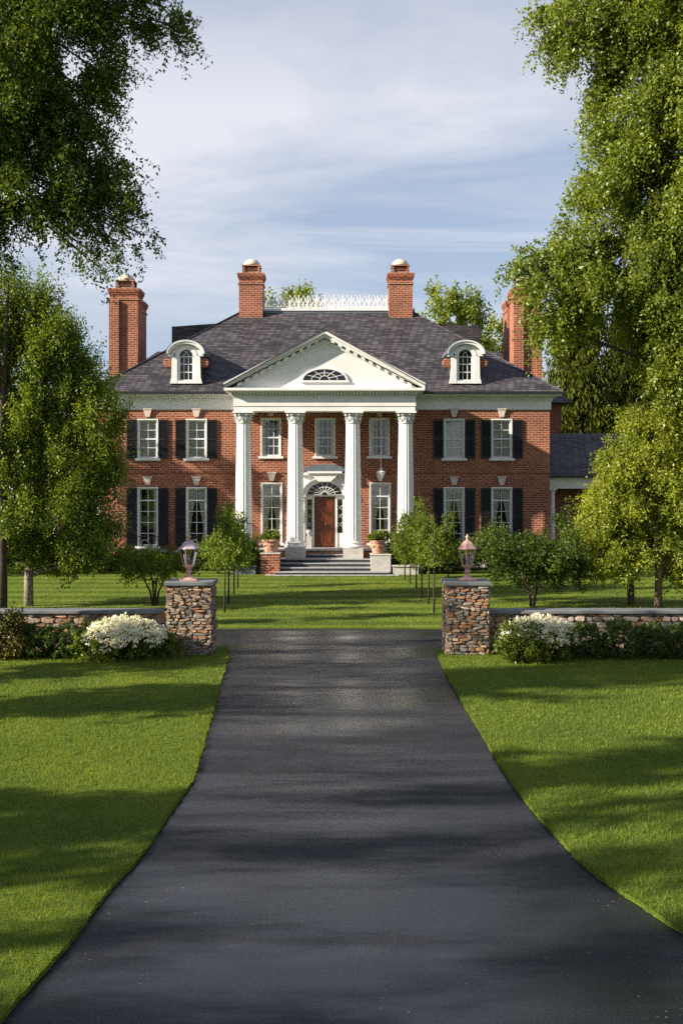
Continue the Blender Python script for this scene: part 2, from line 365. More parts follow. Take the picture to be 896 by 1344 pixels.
LE = smooth([(-3.6,-6),(-3.0,3),(-2.68,7.2),(-2.53,8.6),(-2.457,9.26),(-2.355,10.15),(-2.29,11.3),(-2.157,12.4),(-2.09,13.8),(-2.04,14.97),(-2.005,15.6),(-2.04,16.1),(-2.136,17.9),(-2.276,20.7),(-2.486,23.9),(-2.62,26.5),(-2.72,27.7)])
RE = smooth([(7.6,-6),(5.4,4),(3.9,8.4),(3.06,10.24),(2.866,10.83),(2.687,11.45),(2.57,11.95),(2.47,12.77),(2.39,13.7),(2.325,14.56),(2.27,16.1),(2.255,18.1),(2.233,20.8),(2.215,23.1),(2.25,26.0),(2.30,27.6)])
def jit(pts, a=.012): return [(x+RND.uniform(-a,a), y) for x, y in pts]
LE = jit(LE); RE = jit(RE)
arcL = [(-2.80,28.2),(-2.95,28.5),(-3.2,28.62)]; arcR = [(2.4,28.1),(2.6,28.35),(2.9,28.45)]
LZ = .045
sheet('lawn', [(-2.95,-6)] and [(-70,-6)]+LE+arcL+[(-70,28.62)], LZ, 'lawn', .08)
sheet('lawn', [(70,28.45)]+arcR[::-1]+RE[::-1]+[(70,-6)], LZ, 'lawn', .08)
rear_y = lambda x: 32.4
sheet('lawn', [(-70,32.4),(70,32.4),(70,140),(-70,140)], LZ, 'banded_lawn', .08)
sheet('driveway', [(-8,-8),(9,-8),(9,28.3),(71,28.3),(71,32.6),(-71,32.6),(-71,28.3),(-8,28.3)], 0.0, 'asphalt')

def grass(name, label, inside, x0, x1, y0, y1, n, h, w, seed, mat='grassblade'):
    rng = np.random.default_rng(seed)
    x = rng.uniform(x0, x1, n); y = y0+(y1-y0)*rng.random(n)
    k = inside(x, y); x = x[k]; y = y[k]; n = len(x)
    hh = h*(.55+.8*rng.random(n)); ww = w*(.6+.8*rng.random(n)); a = rng.random(n)*6.283
    lean = hh*.55*rng.random(n); la = rng.random(n)*6.283
    z = np.full(n, LZ-.002)
    b1 = np.stack([x-np.cos(a)*ww/2, y-np.sin(a)*ww/2, z], 1); b2 = np.stack([x+np.cos(a)*ww/2, y+np.sin(a)*ww/2, z], 1)
    tp = np.stack([x+np.cos(la)*lean, y+np.sin(la)*lean, z+hh], 1)
    o = npmesh(name, np.stack([b1, b2, tp], 1), 3, mat, None, rng.random(n))
    return tag(o, label, 'grass', None, 'stuff')
lx = np.array([p[0] for p in LE+arcL]); ly = np.array([p[1] for p in LE+arcL])
rx_ = np.array([p[0] for p in RE+arcR]); ry_ = np.array([p[1] for p in RE+arcR])
eL = lambda y: np.interp(y, ly, lx); eR = lambda y: np.interp(y, ry_, rx_)
cone = lambda x, y: (np.abs(x) < .30*y+1.6)
bandsG = [(6.5, 12, 1900, .05, .007), (12, 18, 1000, .05, .010), (18, 28.4, 520, .05, .014)]
for i, (a, b, dens, hh, ww) in enumerate(bandsG):
    xm = .3*b+1.6
    grass('grass', ['long blades of nearest turf beside the driveway on the left', 'grass blades of the left lawn midway to the stone gate', 'grass blades of the left lawn below the stone gate pillar'][i],
          lambda x, y: (x < eL(y)) & cone(x, y), -xm, -1.9, a, b, int(dens*(xm-1.9)*(b-a)), hh, ww, 10+i)
    grass('grass', ['long blades of nearest turf beside the driveway on the right', 'grass blades of the right lawn midway to the stone gate', 'grass blades of the right lawn below the stone gate pillar'][i],
          lambda x, y: (x > eR(y)) & cone(x, y), 2.1, xm, a, b, int(dens*(xm-2.1)*(b-a)), hh, ww, 20+i)
grass('grass', 'grass blades of the striped lawn between the driveway and the house', lambda x, y: cone(x, y), -18, 18, 32.42, 51.5, 60000, .045, .024, 31, 'rear_blade')
# shaggy edge of turf along both sides of the drive
def edge_tufts(pts, sgn, seed, label):
    rng = np.random.default_rng(seed); pts = np.array(pts); seg = np.linalg.norm(np.diff(pts, axis=0), axis=1); cum = np.r_[0, np.cumsum(seg)]
    t = rng.random(16000)*cum[-1]; x = np.interp(t, cum, pts[:, 0]); y = np.interp(t, cum, pts[:, 1]); n = len(x)
    x += sgn*rng.random(n)*-.05
    a = rng.random(n)*6.283; hh = .035+.04*rng.random(n); ww = .006+.006*rng.random(n)+y*.0003
    b1 = np.stack([x-np.cos(a)*ww/2, y-np.sin(a)*ww/2, np.full(n, .02)], 1); b2 = np.stack([x+np.cos(a)*ww/2, y+np.sin(a)*ww/2, np.full(n, .02)], 1)
    tp = np.stack([x+sgn*(.045*rng.random(n)-.005), y+rng.normal(size=n)*.02, .02+hh*rng.random(n)], 1)
    tag(npmesh('grass', np.stack([b1, b2, tp], 1), 3, 'grassblade', None, rng.random(n)), label, 'grass', None, 'stuff')
edge_tufts(LE+arcL, 1, 41, 'shaggy turf edge hanging over the left side of the driveway')
edge_tufts(RE+arcR, -1, 42, 'shaggy turf edge hanging over the right side of the driveway')

# ------------------------------------------------------------------ rubble stonework
def stone_face(w, h, seed, mean=(.2, .09), rough=.5, tilt=.15):
    """lumpy stones laid in uneven courses over a w x h face in the xz plane, bulging to -y"""
    rnd = random.Random(seed); vs = []; fs = []; at = []; z = 0
    while z < h-.02:
        ch = min(rnd.uniform(.6, 1.5)*mean[1], h-z)
        if h-z-ch < .03: ch = h-z
        x = -rnd.random()*.1
        while x < w:
            sw = rnd.uniform(.5, 1.8)*mean[0]; parts = [(z, ch)]
            if ch > mean[1]*1.1 and rnd.random() < .35: parts = [(z, ch*.5), (z+ch*.5, ch*.5)]
            for zz, hh in parts:
                cx = x+sw/2; cz = zz+hh/2; hx = sw/2*1.0; hz = hh/2*1.06; ang = rnd.uniform(-tilt, tilt); dep = rnd.uniform(.02, .055); tone = rnd.random()
                nn = 9; ph = rnd.random()*6; base = len(vs); pts = []
                for k in range(nn):
                    a = 2*math.pi*k/nn+rnd.uniform(-.18, .18); c, s = math.cos(a), math.sin(a)
                    q = (abs(c)**4+abs(s)**4)**(-.25)*rnd.uniform(.86, 1.04); px = hx*q*c; pz = hz*q*s
                    pts.append((px*math.cos(ang)-pz*math.sin(ang), px*math.sin(ang)+pz*math.cos(ang)))
                tx, tz = rnd.uniform(-.25, .25)*dep, rnd.uniform(-.4, .25)*dep
                for sc_, dd in ((1, 0), (.97, .6), (.78, .95)):
                    for px, pz in pts:
                        X = min(max(cx+px*sc_, 0), w); Z = min(max(cz+pz*sc_, 0), h)
                        vs.append((X, -dep*dd-(tx*px/hx+tz*pz/hz)*(dd > 0)-(rnd.uniform(-.006, .006) if dd else 0), Z))
                for r_ in range(2):
                    for k in range(nn):
                        k2 = (k+1)%nn; fs.append((base+r_*nn+k, base+r_*nn+k2, base+(r_+1)*nn+k2, base+(r_+1)*nn+k))
                fs.append(tuple(base+2*nn+k for k in range(nn))); at += [tone]*(3*nn)
            x += sw
        z += ch
    return vs, fs, at
def put_face(acc, data, org, rz):
    vs, fs, at = data; b = len(acc[0]); c, s = math.cos(rz), math.sin(rz)
    acc[0] += [(org[0]+x*c-y*s, org[1]+x*s+y*c, org[2]+z) for x, y, z in vs]; acc[1] += [tuple(b+i for i in f) for f in fs]; acc[2] += at
def masonry(root, w, d, h, seed, mean, faces='FBLR', tilt=.15):
    core = MB().box(.02, w-.02, .02, d-.02, -.1, h-.005).build('mortar_core', 'mortar', root)
    acc = [[], [], []]
    if 'F' in faces: put_face(acc, stone_face(w, h, seed, mean, tilt=tilt), (0, .015, 0), 0)
    if 'B' in faces: put_face(acc, stone_face(w, h, seed+1, mean, tilt=tilt), (w, d-.015, 0), math.pi)
    if 'R' in faces: put_face(acc, stone_face(d, h, seed+2, mean, tilt=tilt), (w-.015, 0, 0), math.pi/2)
    if 'L' in faces: put_face(acc, stone_face(d, h, seed+3, mean, tilt=tilt), (.015, d, 0), -math.pi/2)
    mb = MB(); mb.v, mb.f = acc[0], acc[1]; mb.build('stonework', 'rubble', root, attr=acc[2])
def capstone(root, x0, x1, y0, y1, z0, z1, mat, name='cap'):
    b = .018; mb = MB()
    for (e, a, c) in ((b, z0, z0+b), (0, z0+b, z1-b), (b, z1-b, z1)): pass
    mb.add([(x0+b,y0+b,z0),(x1-b,y0+b,z0),(x1-b,y1-b,z0),(x0+b,y1-b,z0),(x0,y0,z0+b),(x1,y0,z0+b),(x1,y1,z0+b),(x0,y1,z0+b),
            (x0,y0,z1-b),(x1,y0,z1-b),(x1,y1,z1-b),(x0,y1,z1-b),(x0+b,y0+b,z1),(x1-b,y0+b,z1),(x1-b,y1-b,z1),(x0+b,y1-b,z1)],
           [(3,2,1,0),(12,13,14,15)]+[(4*l+i, 4*l+(i+1)%4, 4*l+4+(i+1)%4, 4*l+4+i) for l in range(3) for i in range(4)])
    return mb.build(name, mat, root)
PH = 1.63
for x0, w, lab, sd in ((-4.12, 1.04, 'left', 3), (2.49, .98, 'right', 9)):
    r = empty('gate_pillar', (x0, 27.0, LZ), {'left': 'square rubble stone gate pillar left of the driveway, next to the sunlit wall', 'right': 'square rubble stone gate pillar right of the driveway, next to the shaded wall'}[lab], 'pillar', 'stone gate pillars')
    masonry(r, w, 1.0, PH, sd, (.17, .075), tilt=.28)
    capstone(r, -.06, w+.06, -.06, 1.06, PH, PH+.10, 'bluestone')
r = empty('stone_wall', (-21.0, 27.35, LZ), 'long low sunlit rubble wall with pale coping left of the gate', 'wall', 'rubble garden walls'); masonry(r, 16.86, .45, .93, 21, (.27, .15), 'FB', tilt=.2)
capstone(r, 0, 16.86, -.07, .52, .93, 1.02, 'bluestone', 'coping')
r = empty('stone_wall', (3.49, 27.35, LZ), 'long low shaded rubble wall with dark coping right of the gate', 'wall', 'rubble garden walls'); masonry(r, 17.5, .45, .93, 31, (.27, .15), 'FB', tilt=.2)
capstone(r, 0, 17.5, -.07, .52, .93, 1.02, 'bluestone', 'coping')

# ------------------------------------------------------------------ pillar lanterns
def lantern(x, y, z, label, roofmat):
    r = empty('post_lantern', (x, y, z), label, 'lantern', 'lanterns on the gate pillars')
    mb = MB(); mb.box(-.22, .22, -.22, .22, 0, .035); mb.lathe([(.20,.035),(.17,.06),(.09,.09),(.06,.13),(.045,.17),(.075,.2),(.085,.225),(.06,.25),(.05,.28),(.09,.31),(.15,.37),(.155,.385)], seg=20)
    mb.build('base', 'copper', r, smooth=False)
    b0, b1, z0, z1 = .135, .235, .385, .80; cage = MB(); gl = MB(); n = 6
    for k in range(n):
        a = math.pi/3*k+.26; a2 = a+math.pi/3
        p0 = Vector((b0*math.cos(a), b0*math.sin(a), z0)); p1 = Vector((b1*math.cos(a), b1*math.sin(a), z1)); q0 = Vector((b0*math.cos(a2), b0*math.sin(a2), z0)); q1 = Vector((b1*math.cos(a2), b1*math.sin(a2), z1))
        cage.bar(p0, p1, .011); cage.bar(p0, q0, .012); cage.bar(p1, q1, .014)
        i = .95; gl.add([tuple(p0*i+Vector((0,0,z0*.05))), tuple(q0*i+Vector((0,0,z0*.05))), tuple(Vector((q1.x*i, q1.y*i, z1-.01))), tuple(Vector((p1.x*i, p1.y*i, z1-.01)))], [(0,1,2,3)])
    cage.build('cage', 'copper', r); gl.build('pane', 'lampglass', r)
    cn = MB(); cn.lathe([(.03,.385),(.03,.41),(.014,.42),(.014,.50)], seg=8); cn.build('candle_holder', 'copper', r)
    bu = MB(); bu.lathe([(.008,.50),(.022,.53),(.026,.555),(.016,.59),(.003,.62)], seg=10); bu.build('bulb', 'dome', r, smooth=True)
    rf = MB(); rf.m = Matrix.Rotation(.26, 4, 'Z'); rf.lathe([(.265,.80),(.275,.815),(.262,.83),(.20,.88),(.155,.95),(.10,1.0),(.06,1.02)], seg=6)
    rf.build('roof', roofmat, r)
    fn = MB(); fn.lathe([(.06,1.02),(.035,1.05),(.025,1.08),(.05,1.10),(.052,1.125),(.03,1.15),(.012,1.175),(.004,1.2)], seg=14); fn.build('finial', 'copper', r, smooth=True)
    r.scale = (.93, .93, .93)
    return r
lantern(W(248,767,27.5)[0], 27.5, LZ+PH+.10, 'copper lantern with mauve roof standing on the left gate pillar', 'lamproof')
lantern(W(613,767,27.5)[0], 27.5, LZ+PH+.10, 'pink copper lantern standing on the right gate pillar', 'copper')

# ------------------------------------------------------------------ the mansion
HX, HYY = -.83, 56.6
house = empty('mansion', (HX, HYY, 0), 'large two storey red brick mansion with white columned portico and slate roof', 'house')
EZ, DZ, SL = 8.7, 13.6, 4.9/6.5
# walls with openings
ops = []    # x0,x1,z0,z1
UP = (5.45, 7.36); LO = (1.10, 3.98)
win = []
for cx in (-8.75, -6.34, 6.40, 8.75):
    win.append((cx, UP[0], .94, UP[1]-UP[0], 2, 4, 'sheer' , True)); win.append((cx, LO[0], .94, LO[1]-LO[0], 2, 5, 'part', True))
for cx in (-2.66, 0.02, 2.70): win.append((cx, 5.55, .92, 1.85, 3, 4, 'dim', False))
for cx in (-2.62, 2.74): win.append((cx, 1.25, .96, 2.95, 2, 5, 'tie', False))
DO = (-.98, .98, 1.05, 3.9)
ops = [(c-w/2, c+w/2, z, z+h) for c, z, w, h, *_ in win]+[DO]
def wall_with_openings(mb, x0, x1, z0, z1, y0, y1, ops):
    xs = sorted({x0, x1, *[o[0] for o in ops], *[o[1] for o in ops]}); zs = sorted({z0, z1, *[o[2] for o in ops], *[o[3] for o in ops]})
    inside = lambda x, z: any(o[0] < x < o[1] and o[2] < z < o[3] for o in ops)
    for i in range(len(xs)-1):
        k = 0
        while k < len(zs)-1:
            if inside((xs[i]+xs[i+1])/2, (zs[k]+zs[k+1])/2): k += 1; continue
            k2 = k
            for y, f in ((y0, (0,1,2,3)), (y1, (3,2,1,0))):
                mb.add([(xs[i],y,zs[k]),(xs[i+1],y,zs[k]),(xs[i+1],y,zs[k+1]),(xs[i],y,zs[k+1])], [f])
            k += 1
    for a, b, c, d in ops:
        mb.add([(a,y0,c),(b,y0,c),(b,y0,d),(a,y0,d),(a,y1,c),(b,y1,c),(b,y1,d),(a,y1,d)], [(0,4,7,3),(1,2,6,5),(0,1,5,4),(3,7,6,2)])
WL, WR, WD = -11.1, 11.13, 14.8
mb = MB(); wall_with_openings(mb, -10.27, WR, 0, 8.0, 0, .35, ops)
mb.add([(-10.27,0,0),(-10.27,.6,0),(-10.27,.6,8),(-10.27,0,8)], [(0,1,2,3)])
mb.box(WL, -10.27, .45, .75, 0, 8.0)
mb.box(WR-.35, WR-.003, .352, WD, 0, 8.0); mb.box(WL+.003, WL+.35, .752, WD, 0, 8.0); mb.box(WL+.35, WR-.35, WD-.35, WD, 0, 8.0)
mb.build('wall', 'brick', house)
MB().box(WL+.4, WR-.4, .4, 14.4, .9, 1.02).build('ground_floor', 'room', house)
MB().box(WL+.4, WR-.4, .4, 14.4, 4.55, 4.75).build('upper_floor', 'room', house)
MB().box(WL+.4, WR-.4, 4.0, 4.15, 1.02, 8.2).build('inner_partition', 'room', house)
MB().box(WL-.05, WR+.05, -.06, 0.0-.004, 0, .55).build('plinth_course', 'stonewhite', house)
# band course (slightly proud soldier bricks)
MB().box(-10.27, WR+.004, -.035, -.003, 4.72, 4.98).build('belt_course', 'brick', house)
# main cornice: frieze, dentils, soffit, gutter – as rings around the building
def ring(mb, x0, x1, y0, y1, z0, z1, t):
    mb.box(x0, x1, y0, y0+t, z0, z1); mb.box(x0, x1, y1-t, y1, z0, z1); mb.box(x0, x0+t, y0+t, y1-t, z0, z1); mb.box(x1-t, x1, y0+t, y1-t, z0, z1)
mb = MB()
ring(mb, WL-.06, WR+.06, -.06, WD+.06, 7.86, 8.30, .3); ring(mb, WL-.14, WR+.14, -.14, WD+.14, 8.30, 8.36, .3)
ring(mb, WL-.22, WR+.22, -.22, WD+.22, 8.44, 8.52, .5); ring(mb, WL-.5, WR+.5, -.5, WD+.5, 8.52, 8.66, .8)
ring(mb, WL-.12, WR+.12, -.12, WD+.12, 8.36, 8.44, .3)
mb.build('cornice', 'white', house)
def castellated(x0, x1, z0, z1, y0, y1):
    n = int((x1-x0)/.15); pts = [(x0, z1)]
    for k in range(n): x = x0+k*.15; pts += [(x, z1-.02), (x, z0), (x+.08, z0), (x+.08, z1-.02)] if k else [(x, z0), (x+.08, z0), (x+.08, z1-.02)]
    return MB().prism(pts+[(x0+n*.15, z1-.02), (x0+n*.15, z1)], y0, y1)
castellated(WL, -4.32, 8.362, 8.438, -.20, -.122).build('dentil_strip', 'white', house)
castellated(4.42, WR, 8.362, 8.438, -.20, -.122).build('dentil_strip', 'white', house)
mb = MB()

mb = MB(); ring(mb, WL-.62, WR+.62, -.62, WD+.62, 8.60, 8.72, .12); mb.build('gutter', 'iron', house)
# main hip roof
rx0, rx1, ry0, ry1 = WL-.56, WR+.56, -.56, WD+.56; dx0, dx1, dy0, dy1 = -4.65, 4.70, 5.9, 8.9
def frust(mb, a, b, za, zb):
    (x0,x1,y0,y1), (X0,X1,Y0,Y1) = a, b
    mb.add([(x0,y0,za),(x1,y0,za),(x1,y1,za),(x0,y1,za),(X0,Y0,zb),(X1,Y0,zb),(X1,Y1,zb),(X0,Y1,zb)], [(3,2,1,0),(4,5,6,7),(0,1,5,4),(1,2,6,5),(2,3,7,6),(3,0,4,7)])
mb = MB(); frust(mb, (rx0,rx1,ry0,ry1), (dx0,dx1,dy0,dy1), 8.67, DZ); roof = mb.build('roof', 'slate', house)
for s, xx in ((0, rx0), (1, rx1)):
    for y, Y in ((ry0, dy0), (ry1, dy1)): MB().tube([(xx, y, 8.70), (dx0 if s == 0 else dx1, Y, DZ+.02)], [.05, .05], 6).build('hip_ridge', 'slate', roof)
mb = MB(); ring(mb, dx0-.1, dx1+.1, dy0-.1, dy1+.1, 13.45, 13.66, .25); mb.build('deck_flashing', 'lead', roof)
mb = MB(); mb.box(dx0-.14, dx1+.14, dy0-.14, dy1+.14, 13.66, 13.78); mb.build('roof_deck', 'white', roof)
# roof balustrade: interlaced pointed arches
mb = MB(); zt = 13.80; y = dy0-.02; xx = -2.85; n = 0
def balus_run(mb, p, q):
    p = Vector(p); q = Vector(q); d = (q-p); ln = d.length; d.normalize(); k = int(ln/.46); st = ln/k
    mb.bar(p+Vector((0,0,.05)), q+Vector((0,0,.05)), .03, 4)
    for i in range(k+1):
        c = p+d*st*i; mb.bar(c, c+Vector((0,0,.62)), .022, 4); mb.tube([c+Vector((0,0,.62)), c+Vector((0,0,.74))], [.04, .003], 4)
        if i < k:
            for a, b, hh in ((0, 1, .60), (.5, 1.0, .45), (0, .5, .45)):
                A = c+d*st*a; B = c+d*st*b; m = (A+B)/2+Vector((0,0,hh+.12))
                mb.tube([A+Vector((0,0,.12)), A.lerp(m, .5)+Vector((0,0,.12)), m], [.016]*3, 4); mb.tube([B+Vector((0,0,.12)), B.lerp(m, .5)+Vector((0,0,.12)), m], [.016]*3, 4)
            mb.bar(c+Vector((0,0,.1)), c+d*st+Vector((0,0,.42)), .012, 4); mb.bar(c+Vector((0,0,.42)), c+d*st+Vector((0,0,.1)), .012, 4)
balus_run(mb, (-3.4, dy0, zt), (3.3, dy0, zt)); balus_run(mb, (-4.55, dy1, zt), (4.6, dy1, zt)); balus_run(mb, (-4.55, dy0+1.3, zt), (-4.55, dy1, zt)); balus_run(mb, (4.6, dy0+1.3, zt), (4.6, dy1, zt))
mb.build('roof_balustrade', 'white', house)
# rear cross roof and side dormers
mb = MB(); mb.add([(-14.2,9.2,8.9),(14.2,9.2,8.9),(14.2,18.6,8.9),(-14.2,18.6,8.9),(-10.5,13.9,12.4),(10.5,13.9,12.4)], [(3,2,1,0),(0,1,5,4),(2,3,4,5),(1,2,5),(3,0,4)])
mb.build('rear_roof', 'slate', house)
mb = MB(); mb.box(-13.6, 13.6, 14.9, 18.1, 0, 8.9); mb.box(-13.6, WL-.1, 9.8, 14.9, 0, 8.895); mb.box(WR+.1, 13.6, 9.8, 14.9, 0, 8.895); mb.build('rear_wing_wall', 'brick', house)
for s in (-1, 1):
    mb = MB(); mb.prism([(s*8.45, 10.9), (s*5.2, 10.9), (s*5.2, 13.05), (s*8.45, 12.82)][::(1 if s < 0 else -1)], 6.0, 9.0)
    mb.build('side_dormer', 'slate', house)
# chimneys
def chimney(x0, x1, y0, y1, z0, z1, dome=True):
    r = MB(); b = r.box(x0, x1, y0, y1, z0, z1); w = .10
    r.box(x0-.05, x1+.05, y0-.05, y1+.05, z1-.62, z1-.52)
    r.box(x0-.04, x1+.04, y0-.04, y1+.04, z1-.32, z1-.22); r.box(x0-w+.02, x1+w-.02, y0-w+.02, y1+w-.02, z1-.22, z1-.12); r.box(x0-w, x1+w, y0-w, y1+w, z1-.12, z1)
    if z0 == 0: r.box(x0, x0+.52, y0-.16, y0-.001, z0, z1-.64); r.box(x1-.3, x1, y0-.10, y0-.001, z0, z1-3.6)
    o = r.build('chimney', 'brick', house)
    cx, cy = (x0+x1)/2, (y0+y1)/2; hw = .42
    fl = MB()
    for sx in (-1, 1):
        for sy in (-1, 1): fl.box(cx+sx*hw-.06, cx+sx*hw+.06, cy+sy*hw-.06, cy+sy*hw+.06, z1, z1+.42)
    fl.box(cx-hw, cx+hw, cy-hw, cy+hw, z1, z1+.12); fl.box(cx-hw-.08, cx+hw+.08, cy-hw-.08, cy+hw+.08, z1+.42, z1+.48)
    for k in range(3): fl.box(cx-hw+.06, cx+hw-.06, cy-hw-.01, cy-hw+.02, z1+.18+k*.08, z1+.21+k*.08)
    fl.build('flue_grille', 'brick', o)
    MB().box(cx-.3, cx+.3, cy-.3, cy+.3, z1+.12, z1+.42).build('flue', 'black', o)
    MB().lathe([(.46,z1+.48),(.46,z1+.55),(.42,z1+.66),(.32,z1+.77),(.18,z1+.84),(.02,z1+.865)], (cx,cy,0), 20).build('dome', 'dome', o, smooth=True)
for s in (-1, 1):
    cx = s*4.10
    x0 = -4.72 if s < 0 else 3.40
    chimney(x0, x0+1.28, 5.4, 6.7, 11.5, 15.65)
    a, b = (-11.37, -9.87) if s < 0 else (9.87, 11.37)
    chimney(a, b, 3.6, 5.0, 0, 14.5)
    a, b = (-11.65, -10.35) if s < 0 else (10.1, 11.45)
    chimney(a, b, 7.6, 9.0, 0, 14.5)

# windows
def window(cx, z0, w, h, cols, rows, style, shut, i):
    fw = .07; y = .13; mb = MB(); x0, x1, z1 = cx-w/2, cx+w/2, z0+h
    mb.box(x0, x0+fw, y-.06, y+.08, z0, z1); mb.box(x1-fw, x1, y-.06, y+.08, z0, z1); mb.box(x0+fw, x1-fw, y-.06, y+.08, z1-fw, z1); mb.box(x0+fw, x1-fw, y-.06, y+.08, z0, z0+fw*1.2)
    gw, gh = w-2*fw, h-2.2*fw
    for c in range(1, cols): mb.box(x0+fw+gw*c/cols-.014, x0+fw+gw*c/cols+.014, y-.012, y+.03, z0+fw*1.2, z1-fw)
    for r_ in range(1, rows):
        t = .032 if (style != 'tie' and style != 'part' and r_*2 == rows) or (r_ == rows-1 and style in ('tie', 'part')) else .014
        mb.box(x0+fw, x1-fw, y-.018-t, y+.04, z0+fw*1.2+gh*r_/rows-t, z0+fw*1.2+gh*r_/rows+t)
    for a, b in ((x0-.05, x0+.012), (x1-.012, x1+.05)): mb.box(a, b, -.03, y-.06, z0, z1+.05)
    mb.box(x0+.012, x1-.012, -.03, y-.06, z1-.012, z1+.05)
    wn = mb.build('window', 'white', house)
    MB().add([(x0+fw,y+.012,z0+fw),(x1-fw,y+.012,z0+fw),(x1-fw,y+.012,z1-fw),(x0+fw,y+.012,z1-fw)], [(0,1,2,3)]).build('pane', 'glass', wn)
    MB().box(x0-.16, x1+.16, -.11, .07, z0-.11, z0-.002).build('sill', 'white', wn)
    # keystone
    if cols == 2 or not (UP[0] <= z0 <= 5.6 and abs(cx) < 1):
        kz = z1+.14; k = MB().prism([(cx-.10, kz), (cx+.10, kz), (cx+.20, kz+.36), (cx-.20, kz+.36)], -.10, -.004); k.prism([(cx-.22, kz+.36), (cx+.22, kz+.36), (cx+.24, kz+.43), (cx-.24, kz+.43)], -.13, -.004)
        k.build('keystone', 'keystone', wn)
    rnd = random.Random(i*13+5); cm = MB(); yc = .172
    def drape(u0f, u1f, n=18, rows_=14, amp=.012):
        vs = []; fs = []; ph = rnd.random()*6; fr = 26+rnd.random()*8
        for r_ in range(rows_+1):
            v = r_/rows_
            for k in range(n+1):
                u = k/n; xx = u0f(v)+(u1f(v)-u0f(v))*u
                vs.append((xx, yc+amp*math.sin(ph+fr*u+.5*math.sin(v*5)), z1-.02-(h-.04)*v))
        for r_ in range(rows_):
            for k in range(n): b = r_*(n+1)+k; fs.append((b, b+n+1, b+n+2, b+1))
        cm.add(vs, fs)
    if style == 'sheer': drape(lambda v: x0+.02, lambda v: cx+.01); drape(lambda v: cx-.01, lambda v: x1-.02)
    elif style == 'dim': drape(lambda v: x0+.02, lambda v: x0+w*.22); drape(lambda v: x1-w*.2, lambda v: x1-.02)
    elif style == 'tie':
        f = lambda v: w*(.5 if v < .16 else max(.30, .5-.45*(v-.16)) if v < .72 else .30+.22*(v-.72))
        drape(lambda v: x0+.02, lambda v: x0+f(v)); drape(lambda v: x1-f(v), lambda v: x1-.02)
    else:
        f = lambda v: w*(.46 if v < .16 else max(.18, .42-.5*(v-.16)))
        if abs(cx+8.75) < .1: drape(lambda v: x0+.02, lambda v: x0+.14*w); drape(lambda v: x1-.22*w, lambda v: x1-.02)
        else: drape(lambda v: x0+.02, lambda v: x0+f(v)); drape(lambda v: x1-f(v), lambda v: x1-.02)
    cm.build('curtain', 'curtain', wn, smooth=True)
    if shut:
        for s in (-1, 1):
            a = x1+.06 if s > 0 else x0-.06-.50; sh = MB(); b = a+.50
            sh.box(a, a+.06, -.075, -.03, z0, z1); sh.box(b-.06, b, -.075, -.03, z0, z1)
            for zz in (z0, z0+h*.5-.05, z1-.1): sh.box(a+.06, b-.06, -.075, -.03, zz, zz+.1)
            zz = z0+.12
            while zz < z1-.14:
                if abs(zz-(z0+h*.5)) > .09: sh.add([(a+.06,-.068,zz),(b-.06,-.068,zz),(b-.06,-.035,zz+.05),(a+.06,-.035,zz+.05)], [(0,1,2,3)])
                zz += .055
            sh.box(a+.06, b-.06, -.034, -.028, z0+.1, z1-.1)
            sh.build('shutter', 'black', house)
for i, wv in enumerate(win): window(*wv, i)

# doorway
y = .16; dr = MB()
for s in (-1, 1):
    a, b = (-.50, -.004) if s < 0 else (.004, .50)
    dr.box(a, b, y, y+.05, 1.10, 3.50)
    for zz, hh in ((1.22, .62), (1.95, .62), (2.68, .66)):
        dr.box(a+.07, b-.07, y-.014, y-.001, zz, zz+hh); dr.box(a+.12, b-.12, y-.026, y-.0145, zz+.05, zz+hh-.05)
door = dr.build('door', 'wood', house)
MB().lathe([(.02,0),(.03,.02),(.03,.05),(.01,.06)], seg=10).build('handle', 'dome', door, loc=(.06, y-.03, 2.2)).rotation_euler = (R(90), 0, 0)
mb = MB()
for s in (-1, 1):
    mb.box(min(s*.52, s*.62), max(s*.52, s*.62), y-.07, y+.1, 1.05, 3.56)
    mb.box(min(s*.62, s*.92), max(s*.62, s*.92), y-.03, y+.08, 1.05, 1.75); mb.box(min(s*.88, s*.97), max(s*.88, s*.97), y-.07, y+.1, 1.05, 3.56)
    mb.box(min(s*.62, s*.88), max(s*.62, s*.88), y-.03, y+.08, 3.42, 3.56)
    for k in range(1, 4): mb.tube([(s*.64, y, 1.75+k*.42-.1), (s*.75, y, 1.75+k*.42), (s*.86, y, 1.75+k*.42-.1)], [.012]*3, 4); mb.tube([(s*.64, y, 1.75+k*.42+.1), (s*.75, y, 1.75+k*.42), (s*.86, y, 1.75+k*.42+.1)], [.012]*3, 4)
mb.box(-.99, .99, y-.10, y+.1, 3.56, 3.64)
